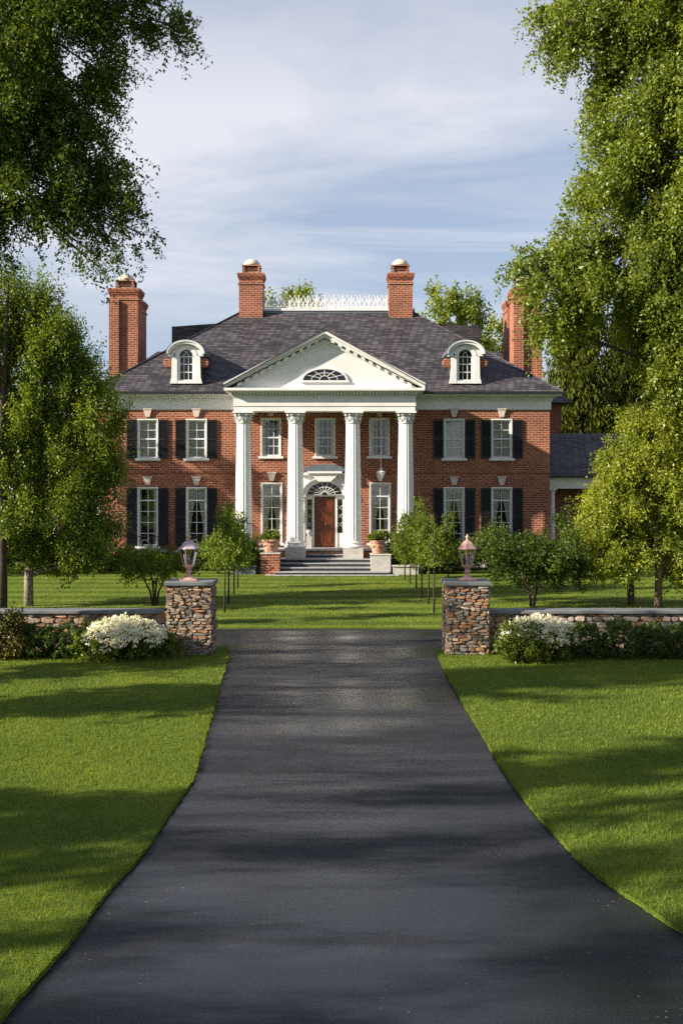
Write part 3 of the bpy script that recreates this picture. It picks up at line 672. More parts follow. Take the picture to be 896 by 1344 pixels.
# arched surround, spandrels and entablature
mb.arch(0, 3.64, .86, .62, .12, -.12, .2); mb.arch(0, 3.64, .981, .741, .12, -.20, .2, wz=.10); mb.arch(0, 3.64, 1.102, .842, .07, -.26, .2, wz=.05)
for s in (-1, 1):
    mb.box(min(s*.981, s*1.16), max(s*.981, s*1.16), -.16, .2, 1.05, 3.64); mb.box(min(s*.95, s*1.2), max(s*.95, s*1.2), -.22, .2, 3.55, 3.66); mb.box(min(s*.95, s*1.2), max(s*.95, s*1.2), -.2, .2, 1.05, 1.3)
pts = [(1.25, 3.66)]+[(1.17*math.cos(R(a)), 3.64+.89*math.sin(R(a))) for a in range(4, 180, 8)]+[(-1.25, 3.66), (-1.25, 4.62), (1.25, 4.62)]
mb.prism(pts, -.06, .0-.004)
mb.build('door_surround', 'white', house)
mb = MB()
mb.prism([(-.30, 4.30), (.30, 4.30), (.72, 4.68), (-.72, 4.68)], -.42, -.06); mb.box(-1.28, 1.28, -.30, -.004, 4.62, 4.70); mb.box(-.86, .86, -.52, -.06, 4.70, 4.80); mb.box(-1.0, -.86, -.3, -.06, 4.70, 4.76)
mb.build('door_hood', 'white', house)
mb = MB(); pts = [(1.02*math.cos(R(a)), 4.80+.36*math.sin(R(a))**.8) for a in range(0, 181, 12)]; mb.prism([(x, z) for x, z in pts], -.40, -.004); mb.build('hood_roof', 'lead', house)
MB().prism([(.855*math.cos(R(a)), 3.645+.61*math.sin(R(a))) for a in range(0, 181, 10)], -.03, -.006).build('fan_pane', 'darkglass', house)
yd = y; y = -.04
fl = MB()
for a in range(0, 181, 20): fl.tube([(.18*math.cos(R(a)), y-.02, 3.64+.16*math.sin(R(a))), (.86*math.cos(R(a)), y-.02, 3.64+.62*math.sin(R(a)))], [.013, .013], 4)
fl.arch(0, 3.64, .16, .14, .03, y-.03, y); fl.arch(0, 3.64, .5, .38, .025, y-.03, y)
fl.build('fan_light', 'white', house); y = yd
MB().add([(-.9,y+.02,1.7),(.9,y+.02,1.7),(.9,y+.02,4.3),(-.9,y+.02,4.3)], [(0,1,2,3)]).build('door_glass', 'glass', house)

# portico -----------------------------------------------------------
PY = -2.9; CXS = (-3.76, -1.33, 1.37, 3.84); PF = 1.05
mb = MB(); mb.box(-4.4, 4.45, -2.28, -.07, 0, PF-.06); mb.build('portico_base', 'brick', house)
mb = MB(); mb.box(-4.45, 4.5, -2.32, -.005, PF-.06, PF); mb.build('portico_floor', 'tread', house)
st = [(-2.65, .86, -1.0, 1.2), (-3.50, .69, -4.45, 4.5), (-3.9, .52, -2.0, 2.25), (-4.3, .35, -2.15, 2.35), (-4.75, .18, -2.2, 3.0)]
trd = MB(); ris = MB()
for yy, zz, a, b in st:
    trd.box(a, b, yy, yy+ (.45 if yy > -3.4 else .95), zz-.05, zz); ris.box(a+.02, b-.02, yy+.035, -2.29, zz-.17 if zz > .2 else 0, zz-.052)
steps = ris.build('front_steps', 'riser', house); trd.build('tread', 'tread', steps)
for a, b in ((-4.4, -2.05), (2.3, 4.45)): MB().box(a, b, -3.45, -2.33, 0, .63).build('stylobate', 'stonewhite', house)
ZC0, ZC1 = .69, 7.57
def column(cx):
    o = MB(); seg = 96
    flute = lambda k: 1-.055*abs(math.sin(math.pi*k*20/ seg))**.7 if True else 1
    zs = [1.55, 2.4, 4.2, 6.2, 7.02]; rs = [.395, .39, .37, .335, .325]
    o.lathe([(r, z) for r, z in zip(rs, zs)], (0,0,0), seg, lambda k: 1-.07*(abs(math.sin(math.pi*k*20/seg))))
    c = o.build('column', 'white', house, loc=(cx, PY, 0))
    b = MB(); b.box(-.47, .47, -.47, .47, ZC0, 1.20); b.build('pedestal', 'stonewhite', c)
    b = MB(); b.lathe([(.50,1.20),(.53,1.24),(.50,1.30),(.45,1.32),(.43,1.36),(.45,1.40),(.47,1.43),(.44,1.48),(.41,1.49),(.405,1.55)], seg=32); b.build('base', 'white', c, smooth=False)
    k = MB(); k.lathe([(.34,7.0),(.36,7.03),(.335,7.06),(.34,7.2),(.37,7.35),(.43,7.46)], seg=24)
    for row, (z0_, n_, hh, rr) in enumerate(((7.06, 8, .2, .35), (7.16, 8, .26, .36))):
        for j in range(n_):
            a = 2*math.pi*(j+.5*row)/n_; ca, sa = math.cos(a), math.sin(a); t = Vector((-sa, ca, 0)); d = Vector((ca, sa, 0)); w_ = .10
            P = [d*rr+Vector((0,0,z0_)), d*(rr+.03)+Vector((0,0,z0_+hh*.6)), d*(rr+.10)+Vector((0,0,z0_+hh)), d*(rr+.13)+Vector((0,0,z0_+hh*.85))]
            ws = [.06, .10, .085, .02]; vs = []
            for p_, w2 in zip(P, ws): vs += [tuple(p_-t*w2), tuple(p_+d*.025), tuple(p_+t*w2)]
            k.add(vs, [(3*i_+j_, 3*i_+j_+1, 3*i_+j_+4, 3*i_+j_+3) for i_ in range(3) for j_ in range(2)])
    for j in range(4):
        a = math.pi/4+j*math.pi/2; p = Vector((math.cos(a)*.44, math.sin(a)*.44, 7.40)); t = Vector((-math.sin(a), math.cos(a), 0)); k.bar(p-t*.05, p+t*.05, .075, 10)
    k.build('capital', 'capital', c)
    ab = MB(); ab.prism([(-.46,7.48),(.46,7.48),(.50,7.568),(-.50,7.568)], -.48, .48); ab.build('abacus', 'white', c)
for cx in CXS: column(cx)
# entablature (front beam, side beams), ceiling, cornice, pediment
cxm = .04; EH = 4.22; mb = MB(); yf = PY-.42
mb.box(cxm-EH, cxm+EH, yf, PY+.42, 7.57, 7.80); mb.box(cxm-EH-.03, cxm+EH+.03, yf-.03, PY+.42, 7.80, 8.20); mb.box(cxm-EH-.06, cxm+EH+.06, yf-.06, PY+.42, 8.20, 8.27)
for s in (-1, 1):
    a, b = sorted((cxm+s*EH, cxm+s*(EH-.75))); mb.box(a, b, PY+.42, -.003, 7.575, 7.80); a, b = sorted((cxm+s*(EH+.03), cxm+s*(EH-.75))); mb.box(a, b, PY+.42, -.003, 7.80, 8.27)
mb.box(cxm-EH+.75, cxm+EH-.75, PY+.42, -.003, 7.72, 7.80)
mb.build('entablature', 'white', house)
mb = MB(); mb.box(cxm-EH-.10, cxm+EH+.10, yf-.10, -.55, 8.27, 8.33); mb.build('cornice_band', 'capital', house)
castellated(cxm-EH-.14, cxm+EH+.2, 8.335, 8.425, yf-.20, yf-.105).build('dentil_strip', 'white', house)
mb = MB()
mb.box(cxm-EH-.10, cxm+EH+.10, yf-.10, -.55, 8.333, 8.43)
mb.build('frieze_band', 'capital', house)
mb = MB(); mb.box(cxm-EH-.26, cxm+EH+.26, yf-.26, -.65, 8.433, 8.50); mb.box(cxm-EH-.42, cxm+EH+.42, yf-.42, -.66, 8.50, 8.62); mb.build('portico_cornice', 'white', house)
# tympanum + raking cornices
PW, PA = EH+.44, 11.20; tz = 8.62
ty = MB(); ty.prism([(cxm-PW+.25, tz), (cxm+PW-.25, tz), (cxm, PA-.2)], yf+.05, yf+.25); ty.build('tympanum', 'white', house)
def rake(s, x_in, z_in, x_out, z_out, th, y0, y1):
    return [(x_in, z_in), (x_out, z_out), (x_out, z_out+th), (x_in, z_in+th)]
sl = (PA-tz)/(PW)
mb = MB()
for s in (-1, 1):
    for (off, th, y0, inset) in ((-.06, .14, yf-.42, 0), (-.20, .138, yf-.28, .0), (-.42, .10, yf-.04, 0)):
        za, zb = tz-.02+off+.14, PA+off; vs = []
        X0 = cxm+s*PW; z_out = tz+off+.16
        P = [(cxm, zb), (cxm, zb+th), (X0, z_out+th-.02), (X0, z_out-.02)]
        if s > 0: P = P[::-1]
        P = [(x_, max(z_, tz+.002)) for x_, z_ in P]
        mb.prism(P, y0, yf+.049)
mb.build('raking_cornice', 'white', house)
for s in (-1, 1):
    nM = 13
    for k in range(1, nM):
        t = k/nM; x_ = cxm+s*PW*(1-t); z_ = tz+(PA-tz)*t-.15; w_ = .09
        if z_ < tz+.2: continue
        MB().prism([(x_-w_, z_+s*sl*w_-.12), (x_+w_, z_-s*sl*w_-.12), (x_+w_, z_-s*sl*w_), (x_-w_, z_+s*sl*w_)], yf-.24, yf+.04).build('modillion', 'white', house)

# portico roof (two slopes back into the main roof) with a dark edge
mb = MB(); ye = 3.0
for s in (-1, 1):
    X0 = cxm+s*(PW+.08); A = [(X0, yf-.46, tz+.10), (cxm, yf-.46, PA+.13), (cxm, ye, PA+.13), (X0, ye, tz+.10)]; Bq = [(x_, y_, z_-.045) for x_, y_, z_ in A]
    f = [(0,1,2,3),(7,6,5,4),(0,4,5,1),(1,5,6,2),(2,6,7,3),(3,7,4,0)]
    if s > 0: f = [q[::-1] for q in f]
    mb.add(A+Bq, f)
mb.build('portico_roof', 'slate', house)
# half round window in the pediment
fx, fz, frx, frz = cxm-.0, 9.0, 1.0, .52; fy = yf+.03
mb = MB(); mb.arch(fx, fz, frx, frz, .09, fy-.06, fy+.03, n=28); mb.box(fx-frx-.14, fx+frx+.14, fy-.08, fy+.03, fz-.09, fz-.002)
mb.arch(fx, fz, .22, .2, .03, fy-.035, fy-.012); mb.arch(fx, fz, .60, .34, .025, fy-.035, fy-.012)
for a in (30, 60, 90, 120, 150): mb.tube([(fx+.2*math.cos(R(a)), fy-.024, fz+.2*math.sin(R(a))), (fx+frx*math.cos(R(a)), fy-.024, fz+frz*math.sin(R(a)))], [.014, .014], 4)
fw_ = mb.build('fan_window', 'white', house)
MB().prism([(fx+frx*math.cos(R(a)), fz+frz*math.sin(R(a))) for a in range(0, 181, 10)], fy-.01, fy+.015).build('pane', 'darkglass', fw_)
# arched dormers on the front slope
def dormer(cx):
    r = empty('tmp', (0,0,0), None, None); bpy.data.objects.remove(r)
    y0 = -.03; zb = 9.15; sp = 10.62; hw = .44
    mb = MB()                                                    # face with pilasters and scrolled foot
    for s in (-1, 1):
        mb.prism([(cx+s*hw, zb), (cx+s*.80, zb), (cx+s*.72, zb+.32), (cx+s*.70, 10.5), (cx+s*hw, 10.5)][::s], y0-.06, y0+.25)
        a, b = sorted((cx+s*.60, cx+s*.86)); mb.box(a, b, y0-.12, y0+.25, 10.5, 10.62)
    mb.box(cx-hw, cx+hw, y0-.05, y0+.25, zb, zb+.14)
    mb.arch(cx, 10.5, .335, .335, .20, y0-.05, y0+.25, n=20); 
    # spandrel above the arch up to the curved pediment
    pts = [(cx+.335*0+.5*math.cos(R(a)), 10.5+.5*math.sin(R(a))) for a in range(0, 181, 15)]
    mb.prism([(cx-.72, 10.62), (cx-.52, 10.62)]+[(cx+.52*math.cos(R(a)), 10.5+.52*math.sin(R(a))) for a in range(165, 14, -10)]+[(cx+.52, 10.62), (cx+.72, 10.62)]+[(cx+.72*math.cos(R(a)), 10.62+.5*math.sin(R(a))) for a in range(10, 171, 16)], y0-.02, y0+.25)
    for s in (-1, 1): a, b = sorted((cx+s*.335, cx+s*hw)); mb.box(a, b, y0-.02, y0+.2, zb+.14, 10.5)
    dm = mb.build('dormer', 'white', house)
    cm = MB(); cm.arch(cx, 10.60, .76, .50, .11, y0-.24, 2.2, n=24); cm.arch(cx, 10.60, .871, .611, .07, y0-.30, 2.2, n=24)
    cm.build('curved_pediment', 'white', dm)
    tp = MB(); tp.arch(cx, 10.60, .942, .682, .025, y0-.31, 2.4, n=24); tp.build('dormer_roof', 'lead', dm)
    for s in (-1, 1):
        a, b = sorted((cx+s*.66, cx+s*.74)); MB().box(a, b, y0+.25, 2.1, 9.0, 10.7).build('cheek', 'slate', dm)
    for s in (-1, 1):
        sc_ = MB(); sc_.m = Matrix.Translation((cx+s*.90, y0+.30, 10.18)) @ Matrix.Rotation(R(90), 4, 'X'); sc_.lathe([(.05,-.02),(.20,-.02),(.24,.05),(.24,.2),(.19,.26),(.05,.26)], seg=18); sc_.build('scroll', 'brick', dm)
    wd = MB(); y = y0+.10
    for x in (-.11, .11): wd.box(cx+x-.014, cx+x+.014, y-.02, y+.02, zb+.14, 10.6)
    for z in (9.72, 10.12, 10.48): wd.box(cx-.335, cx+.335, y-.021, y+.021, z-.018, z+.018)
    wd.box(cx-.335, cx+.335, y-.03, y+.03, zb+.14, zb+.2)
    for s in (-1, 1): wd.tube([(cx+s*.11, y, 10.5), (cx+s*.05, y, 10.68), (cx-s*.12, y, 10.80)], [.013]*3, 4)
    wd.box(cx-.335, cx-.30, y-.03, y+.03, zb+.14, 10.5); wd.box(cx+.30, cx+.335, y-.03, y+.03, zb+.14, 10.5)
    wd.build('window', 'white', dm)
    gp = MB(); gp.prism([(cx-.335, zb+.14), (cx+.335, zb+.14)]+[(cx+.335*math.cos(R(a)), 10.5+.335*math.sin(R(a))) for a in range(0, 181, 15)], y+.03, y+.05)
    gp.build('pane', 'darkglass', dm)
dormer(-6.85); dormer(6.95)

# low side wings with open porches
for s in (-1, 1):
    cx0, cx1 = WR+.05, WR+10.0; y0, y1 = 3.4, 10.2
    X = lambda v: v if s > 0 else -v+.03
    def bx(mb, a, b, *r): a, b = sorted((X(a), X(b))); mb.box(a, b, *r)
    mb = MB(); bx(mb, WR+.01, cx1, y0+1.6, y0+1.9, 0, 4.1); bx(mb, cx1-.3, cx1, y0+1.9, y1, 0, 4.1); mb.build('wing_wall', 'brick', house)
    mb = MB(); bx(mb, WR+.01, cx1+.1, y0-.02, y0+.35, 3.95, 4.42); bx(mb, WR+.01, cx1+.2, y0-.12, y0+.36, 4.42, 4.56); bx(mb, WR+.01, WR+.28, y0+.0, y0+.36, 0, 3.95); mb.build('wing_entablature', 'white', house)
    yr = (y0-.2+y1)/2
    mb = MB(); a, b = WR+.0, cx1+.3
    A = [(X(a), y0-.25, 4.57), (X(b), y0-.25, 4.57), (X(b), y1, 4.57), (X(a), y1, 4.57), (X(a), yr, 7.0), (X(b), yr, 7.0)]
    mb.add(A, [(0,1,5,4),(2,3,4,5),(1,2,5),(3,0,4),(3,2,1,0)]); mb.build('wing_roof', 'slate', house)
    mb = MB(); a, b = sorted((X(WR), X(cx1+.3))); mb.box(a, b, y0-.34, y0-.25, 4.52, 4.62); mb.build('wing_gutter', 'iron', house)
    for k in range(4):
        c = MB(); c.lathe([(.15,.5),(.145,2.2),(.125,3.72)], seg=20); c.box(-.2, .2, -.2, .2, .3, .42); c.lathe([(.19,.42),(.19,.46),(.16,.5)], seg=20); c.lathe([(.14,3.72),(.16,3.78),(.14,3.8),(.19,3.87)], seg=20); c.box(-.21, .21, -.21, .21, 3.87, 3.95)
        c.build('wing_column', 'white', house, loc=(X(WR+.78+k*2.3), y0+.17, 0))
    MB().box(*sorted((X(WR+.02), X(cx1))), y0-.3, y0+1.6, 0, .3).build('wing_floor', 'tread', house)

# ------------------------------------------------------------------ things by the entrance
hx = lambda v: HX+v; hy = lambda v: HYY+v
r = empty('pendant_lantern', (hx(2.72), hy(-1.6), 7.70), 'white urn shaped lantern hanging on a long chain in the portico', 'lantern')
MB().bar((0,0,0.02), (0,0,-2.75), .014, 5).build('chain', 'white', r)
mb = MB(); mb.lathe([(.01,-2.72),(.05,-2.78),(.07,-2.84),(.20,-2.92),(.23,-2.96),(.20,-2.99),(.17,-3.10),(.12,-3.22),(.05,-3.30),(.03,-3.36),(.008,-3.42)], seg=10); mb.build('lamp_body', 'white', r)
MB().lathe([(.10,-.0),(.08,-.05),(.03,-.08)], seg=14).build('ceiling_rose', 'white', r)

def pot(x, y, z, rad, h, label, seed, flw=1.0):
    r = empty('potted_plant', (x, y, z), label, 'potted plant', 'terracotta pots beside the front steps')
    mb = MB(); mb.lathe([(rad*.72,0),(rad*.78,.03),(rad*.74,.06),(rad*.84,h*.35),(rad*.95,h*.72),(rad*.97,h*.8),(rad*1.06,h*.82),(rad*1.1,h*.9),(rad*1.06,h*.97),(rad*.98,h),(rad*.9,h),(rad*.88,h*.9)], seg=28)
    p = mb.build('pot', 'terracotta', r, smooth=False)
    fs = MB(); rim = [(math.cos(k*.3927)*rad*.94, math.sin(k*.3927)*rad*.94, h*(.58+.05*(k%2))) for k in range(17)]; fs.tube(rim, [.03]*17, 5)
    for k in range(8):
        a = k*math.pi/4; fs.m = Matrix.Translation((math.cos(a)*rad*.9, math.sin(a)*rad*.9, h*.58)); fs.lathe([(.0,-.08),(.06,-.05),(.075,0),(.05,.05),(.0,.07)], seg=8, closed=False)
    fs.build('swag', 'terracotta', p)
    rng = np.random.default_rng(seed)
    P, RN, _ = spray_points([(x, y, z+h+.17, rad*1.05, rad*1.0, .24), (x-.2, y, z+h+.1, rad*.6, rad*.6, .2), (x+.22, y, z+h+.14, rad*.6, rad*.6, .2)], 2600, rng, clump=.14, length=.14, droop=.2, hollow=.3)
    npmesh('foliage', leaf_quads(P, .075, rng)-np.array((x, y, z)), 4, 'leaf_shrub', r, RN)
def pier(x, y, z, w, h, mat, label, cap, cat='pier'):
    r = empty('plinth_block', (x, y, z), label, cat)
    MB().box(-w/2, w/2, -w/2, w/2, 0, h-.07).build('block', mat, r); capstone(r, -w/2-.03, w/2+.03, -w/2-.03, w/2+.03, h-.07, h, cap)
pier(hx(-2.42), hy(-4.05), LZ, .86, .98, 'brick', 'square red brick pier carrying the left terracotta pot', 'stonewhite')
pier(hx(2.62), hy(-4.0), LZ, .9, .92, 'stonewhite', 'pale stone block carrying the right terracotta pot', 'stonewhite')
pot(hx(-2.42), hy(-4.05), LZ+.98, .42, .60, 'terracotta pot of leafy green plants on the brick pier left of the steps', 51)
pot(hx(2.50), hy(-4.0), LZ+.92, .34, .62, 'terracotta pot of leafy green plants on the pale stone block right of the steps', 52)
r = empty('garden_urn', (hx(-.76), hy(-.62), 1.05), 'small cream stone urn on a post beside the front door', 'urn')
MB().box(-.13, .13, -.13, .13, 0, .56).build('post', 'stonewhite', r)
MB().lathe([(.09,.56),(.05,.60),(.04,.64),(.12,.72),(.155,.80),(.12,.83),(.15,.86),(.10,.88)], seg=16).build('bowl', 'stonewhite', r, smooth=True)
for x, w, lab in ((3.75, 1.15, 'low pale stone trough block right of the front steps'), (-3.55, .95, 'low blue grey stone trough block left of the front steps')):
    r = empty('stone_trough', (hx(x), hy(-4.35), LZ), lab, 'trough', 'stone troughs beside the steps'); m_ = 'stonewhite' if x > 0 else 'lead'
    MB().box(-w/2, w/2, -.25, .25, 0, .34).build('trough', m_, r); capstone(r, -w/2-.04, w/2+.04, -.3, .3, .34, .42, m_, 'rim')
mb = MB().add([(hx(-2.6), hy(-5.5), LZ+.006), (hx(3.4), hy(-5.5), LZ+.006), (hx(3.4), hy(-4.4), LZ+.006), (hx(-2.6), hy(-4.4), LZ+.006)], [(0,1,2,3)]); struct(mb.build('path', 'tread'))
MB().box(hx(-11.4), hx(11.4), hy(-1.6), hy(0)-.06, 0, LZ+.02).build('planting_bed', 'soil')['kind'] = 'structure'

# window balconettes with thin iron rails
for cx, lab in ((-8.75, 'low iron window railing under the far left ground floor window'), (-6.34, 'low iron window railing under the ground floor window nearest the portico')):
    r = empty('window_railing', (hx(cx), hy(-.85), .95), lab, 'railing', 'iron railings before the left windows'); mb = MB()
    for z in (.06, .66): mb.bar((-.98, 0, z), (.98, 0, z), .014, 4); mb.bar((-.98, 0, z), (-.98, .8, z), .014, 4); mb.bar((.98, 0, z), (.98, .8, z), .014, 4)
    for k in range(17): x = -.98+k*.1225; mb.tube([(x,0,0),(x,0,.66),(x,0,.78 if k%4 else 1.0)], [.009,.009,.002], 4)
    mb.build('rail', 'iron', r); MB().box(-1.05, 1.05, -.08, .785, -.10, 0).build('slab', 'stonewhite', r)
    mb = MB()
    for k in range(9):
        a = k*math.pi/4; mb.tube([(.0+.18*math.cos(a), -.0+.02, .33+.18*math.sin(a)), (.18*math.cos(a+.785), .02, .33+.18*math.sin(a+.785))], [.02,.02], 4)
    mb.build('scroll_panel', 'white', r)

# ------------------------------------------------------------------ planting by the wall
def at(px, Y): return (px-CX)*Y/F
def flowerbush(px, Y, w, h, seed, label):
    x = at(px, Y); r = bush('flower_bush', label, 'flower bush', x, Y, w*1.08, h*.84, 17000, .075, 'leaf_shrub', seed, 'white flowering bushes at the gate', d=w*.7, gap=.15)
    rng = np.random.default_rng(seed+500); P = []
    hole = rng.random((14, 2))*2-1
    for _ in range(900):
        a = rng.random()*6.283; q = rng.random()**.5; ux, uy = q*math.cos(a), q*math.sin(a)
        if min((ux-p[0])**2+(uy-p[1])**2 for p in hole) < .018: continue
        cx, cy = x+.05*w+ux*w*.42, Y+uy*w*.32; cz = h*(.52+.46*math.sqrt(max(0, 1-q*q)))+rng.normal()*.045
        if uy < 0: cz -= rng.random()*h*.22*(-uy)
        n = 16; d = rng.normal(size=(n, 3)); d /= np.linalg.norm(d, axis=1, keepdims=True); d[:, 2] = abs(d[:, 2])*.8
        P.append(np.array([cx, cy, cz])+d*.055)
    P = np.concatenate(P); npmesh('blossoms', leaf_quads(P, .042, rng, .85, flat=1.5)-np.array((x, Y, 0)), 4, 'blossom', r, rng.random(len(P)))
flowerbush(158, 26.3, 2.25, .95, 61, 'wide bush of white flowers in front of the left sunlit wall')
flowerbush(702, 26.3, 2.05, 1.0, 62, 'rounded bush of white flowers in front of the right wall beside the pillar')
for i, (px, Y, w, h, lab) in enumerate([
    (42, 26.6, .72, .72, 'clipped box ball beside the tall reddish shrub at the left wall'), (79, 26.5, .74, .80, 'clipped box ball touching the white flowers at the left wall'),
    (765, 26.6, .78, .76, 'clipped box ball touching the white flowers at the right wall'), (811, 26.55, .86, .84, 'second box ball from the flowers at the right wall'),
    (855, 26.6, .8, .78, 'third box ball from the flowers at the right wall'), (893, 26.55, .8, .76, 'fourth box ball from the flowers at the right wall, at the picture edge')]):
    x = at(px, Y); h *= 1.08; rb = w*.6
    tree('box_ball', lab, 'box ball', (x, Y, 0), [([(x, Y, 0), (x, Y, h*.5)], [.03, .01])], [(x, Y, h*.5, rb, rb, h*.5), (x+.1, Y, h*.42, rb*.8, rb*.8, h*.42)], 15000, .036, 'leaf_box', group='clipped box balls by the wall', seed=70+i, limbs=False, clump=.1, length=.06, droop=0, hollow=.86, gap=0, zmin=.03, crown_name='foliage')
bush('garden_shrub', 'tall loose shrub with reddish leaves at the left end of the wall', 'shrub', at(14, 26.4), 26.4, .95, 1.25, 5500, .06, 'redleaf', 80)
bush('garden_shrub', 'loose green shrub rising between the reddish shrub and the box balls', 'shrub', at(24, 26.7), 26.7, .7, 1.05, 4000, .05, 'leaf_shrub', 81)
# spreading small trees just behind the wall
def shrubtree(px, Y, wpx, ytop, ybot, label, seed, n, mat):
    s = Y/F; x = at(px, Y); zt = H-(ytop-HY)*s; zb = H-(ybot-HY)*s; w = wpx*s; rnd = random.Random(seed)
    lobes = [(x, Y, (zt+zb)/2, w*.33, w*.33, (zt-zb)*.36)]
    for k in range(9):
        a = k*.7; lobes.append((x+math.cos(a)*w*.32, Y+math.sin(a)*w*.3, zb+(zt-zb)*rnd.uniform(.32, .72), w*.2, w*.2, (zt-zb)*.2))
    trunks = []
    for k in range(4):
        a = k*1.57+.4; trunks.append(([(x+.05*math.cos(a), Y+.05*math.sin(a), -.03), (x+.14*math.cos(a), Y+.14*math.sin(a), .5), (x+.5*math.cos(a), Y+.5*math.sin(a), zb+(zt-zb)*.4)], [.045, .035, .02]))
    return tree('small_tree', label, 'tree', (x, Y, 0), trunks, lobes, n, .075, mat, seed=seed, group='spreading small trees behind the wall', clump=.3, length=.3, droop=.25, hollow=.3, gap=.45, twigs=5, branch_r=.03, zmin=.5)
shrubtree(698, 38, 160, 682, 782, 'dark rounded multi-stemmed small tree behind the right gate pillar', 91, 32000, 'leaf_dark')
shrubtree(203, 38.3, 105, 716, 770, 'low multi-stemmed small tree behind the left gate pillar', 92, 9000, 'leaf_shrub')

# young standard trees in two rows on the lawn
SP = [(294.7, 806, 'L', 2.4), (300, 793, 'L', 3.3), (307, 782, 'L', 2.9), (312, 773, 'L', 2.9), (569, 806, 'R', 2.6), (562, 794, 'R', 2.8), (553, 787, 'R', 3.0), (546, 774, 'R', 3.4), (538, 767, 'R', 3.0), (531, 761, 'R', 2.7), (588, 759, 'R', 2.8)]
order = ['first', 'second', 'third', 'fourth', 'fifth', 'sixth', 'seventh']; cnt = {'L': 0, 'R': 0}
for i, (px, py, sd, h) in enumerate(SP):
    Y = H*F/(py-HY); x = at(px, Y); k = cnt[sd]; cnt[sd] += 1
    lab = f"slim young lawn tree, {order[k]} from the gate in the {'left' if sd == 'L' else 'right'} row" if i != 10 else 'slim young lawn tree standing outside the right row, nearest the house'
    rng = random.Random(i); lobes = []; z0 = max(.75, 1.55-.05*(Y-36)); m = 6
    wd = (.50 if i not in (0, 4) else .34)*rng.uniform(.85, 1.15)
    for q in range(m):
        t = q/(m-1); lobes.append((x+rng.uniform(-.12, .12), Y+rng.uniform(-.12, .12), z0+.25+(h-z0-.5)*t, wd*(1-.72*t)*rng.uniform(.85, 1.1), wd*(1-.72*t), .36))
    n = 5200 if i not in (0, 4) else 1500
    tree('young_tree', lab, 'tree', (x, Y, 0), [([(x, Y, -.02), (x+.01, Y, 1.2), (x, Y, z0+.3), (x, Y, h-.2)], [.034, .026, .022, .008])], lobes, n, .075, 'leaf_left' if sd == 'L' else 'leaf_shrub',
         'bark', group='young trees in rows on the lawn', seed=200+i, clump=.2, length=.26, droop=-.5, hollow=.15, gap=.2, twigs=3, branch_r=.012)

# shrubs against the house
HS = [(-10.9, 1.5, 1.5, 'S'), (-9.6, 1.3, 1.25, 'S'), (-8.2, 1.6, 1.15, 'S'), (-6.9, 1.4, 1.3, 'S'), (-5.6, 1.5, 1.55, 'S'), (5.6, 1.6, 1.9, 'D'), (6.9, 1.6, 1.4, 'S'), (8.1, 1.5, 1.5, 'D'), (9.5, 1.7, 1.6, 'S'), (10.9, 1.6, 1.7, 'D')]
nm = ['far left corner of the house', 'left of the first railed window', 'below the first railed window', 'below the second railed window', 'between the second railed window and the portico', 'between the portico and the first right window', 'below the first right window', 'between the two right windows', 'below the last right window', 'far right corner of the house']
for i, (x, w, h, t) in enumerate(HS):
    bush('house_shrub', f'leafy foundation shrub at the {nm[i]}' if 'corner' in nm[i] else f'leafy foundation shrub {nm[i]}', 'shrub', hx(x), hy(-2.1), w, h, 5200, .085, 'leaf_shrub' if t == 'S' else 'leaf_dark', 230+i, 'foundation shrubs along the house', clump=.25)
for i, (x, y, w, h, lab, m) in enumerate([(-4.75, -4.0, 1.5, 2.1, 'tall bushy shrub left of the brick pier', 'leaf_left'), (-3.5, -3.9, 1.3, 1.75, 'dense shrub filling the gap beside the brick pier', 'leaf_shrub'), (3.65, -3.85, 1.35, 1.95, 'dense upright shrub right of the stone block', 'leaf_shrub'), (4.75, -4.0, 1.4, 2.25, 'tall bushy shrub before the right outer column', 'leaf_shrub'), (5.6, -4.0, 1.3, 1.7, 'dark shrub at the right end of the entrance planting', 'leaf_dark')]):
    bush('entrance_shrub', lab, 'shrub', hx(x), hy(y), w, h, 9000, .08, m, 260+i, 'shrubs beside the front steps', droop=-.6, clump=.2)
for i, (x, h, lab) in enumerate([(-4.3, 2.5, 'narrow upright evergreen rising in front of the left outer column'), (4.55, 2.75, 'narrow upright evergreen rising in front of the right outer column')]):
    X = hx(x); Y = hy(-4.3); lobes = [(X+random.Random(q+i*9).uniform(-.08, .08), Y, .4+(h-.5)*q/7, .52*(1-.1*q), .5*(1-.1*q), .38) for q in range(8)]
    tree('upright_evergreen', lab, 'tree', (X, Y, 0), [([(X, Y, -.02), (X, Y, h*.5), (X, Y, h-.3)], [.05, .03, .01])], lobes, 9000, .08, 'leaf_left' if i == 0 else 'leaf_shrub', group='upright evergreens at the portico', seed=270+i, clump=.2, length=.25, droop=-.8, hollow=.2, gap=.1, twigs=2, branch_r=.01)

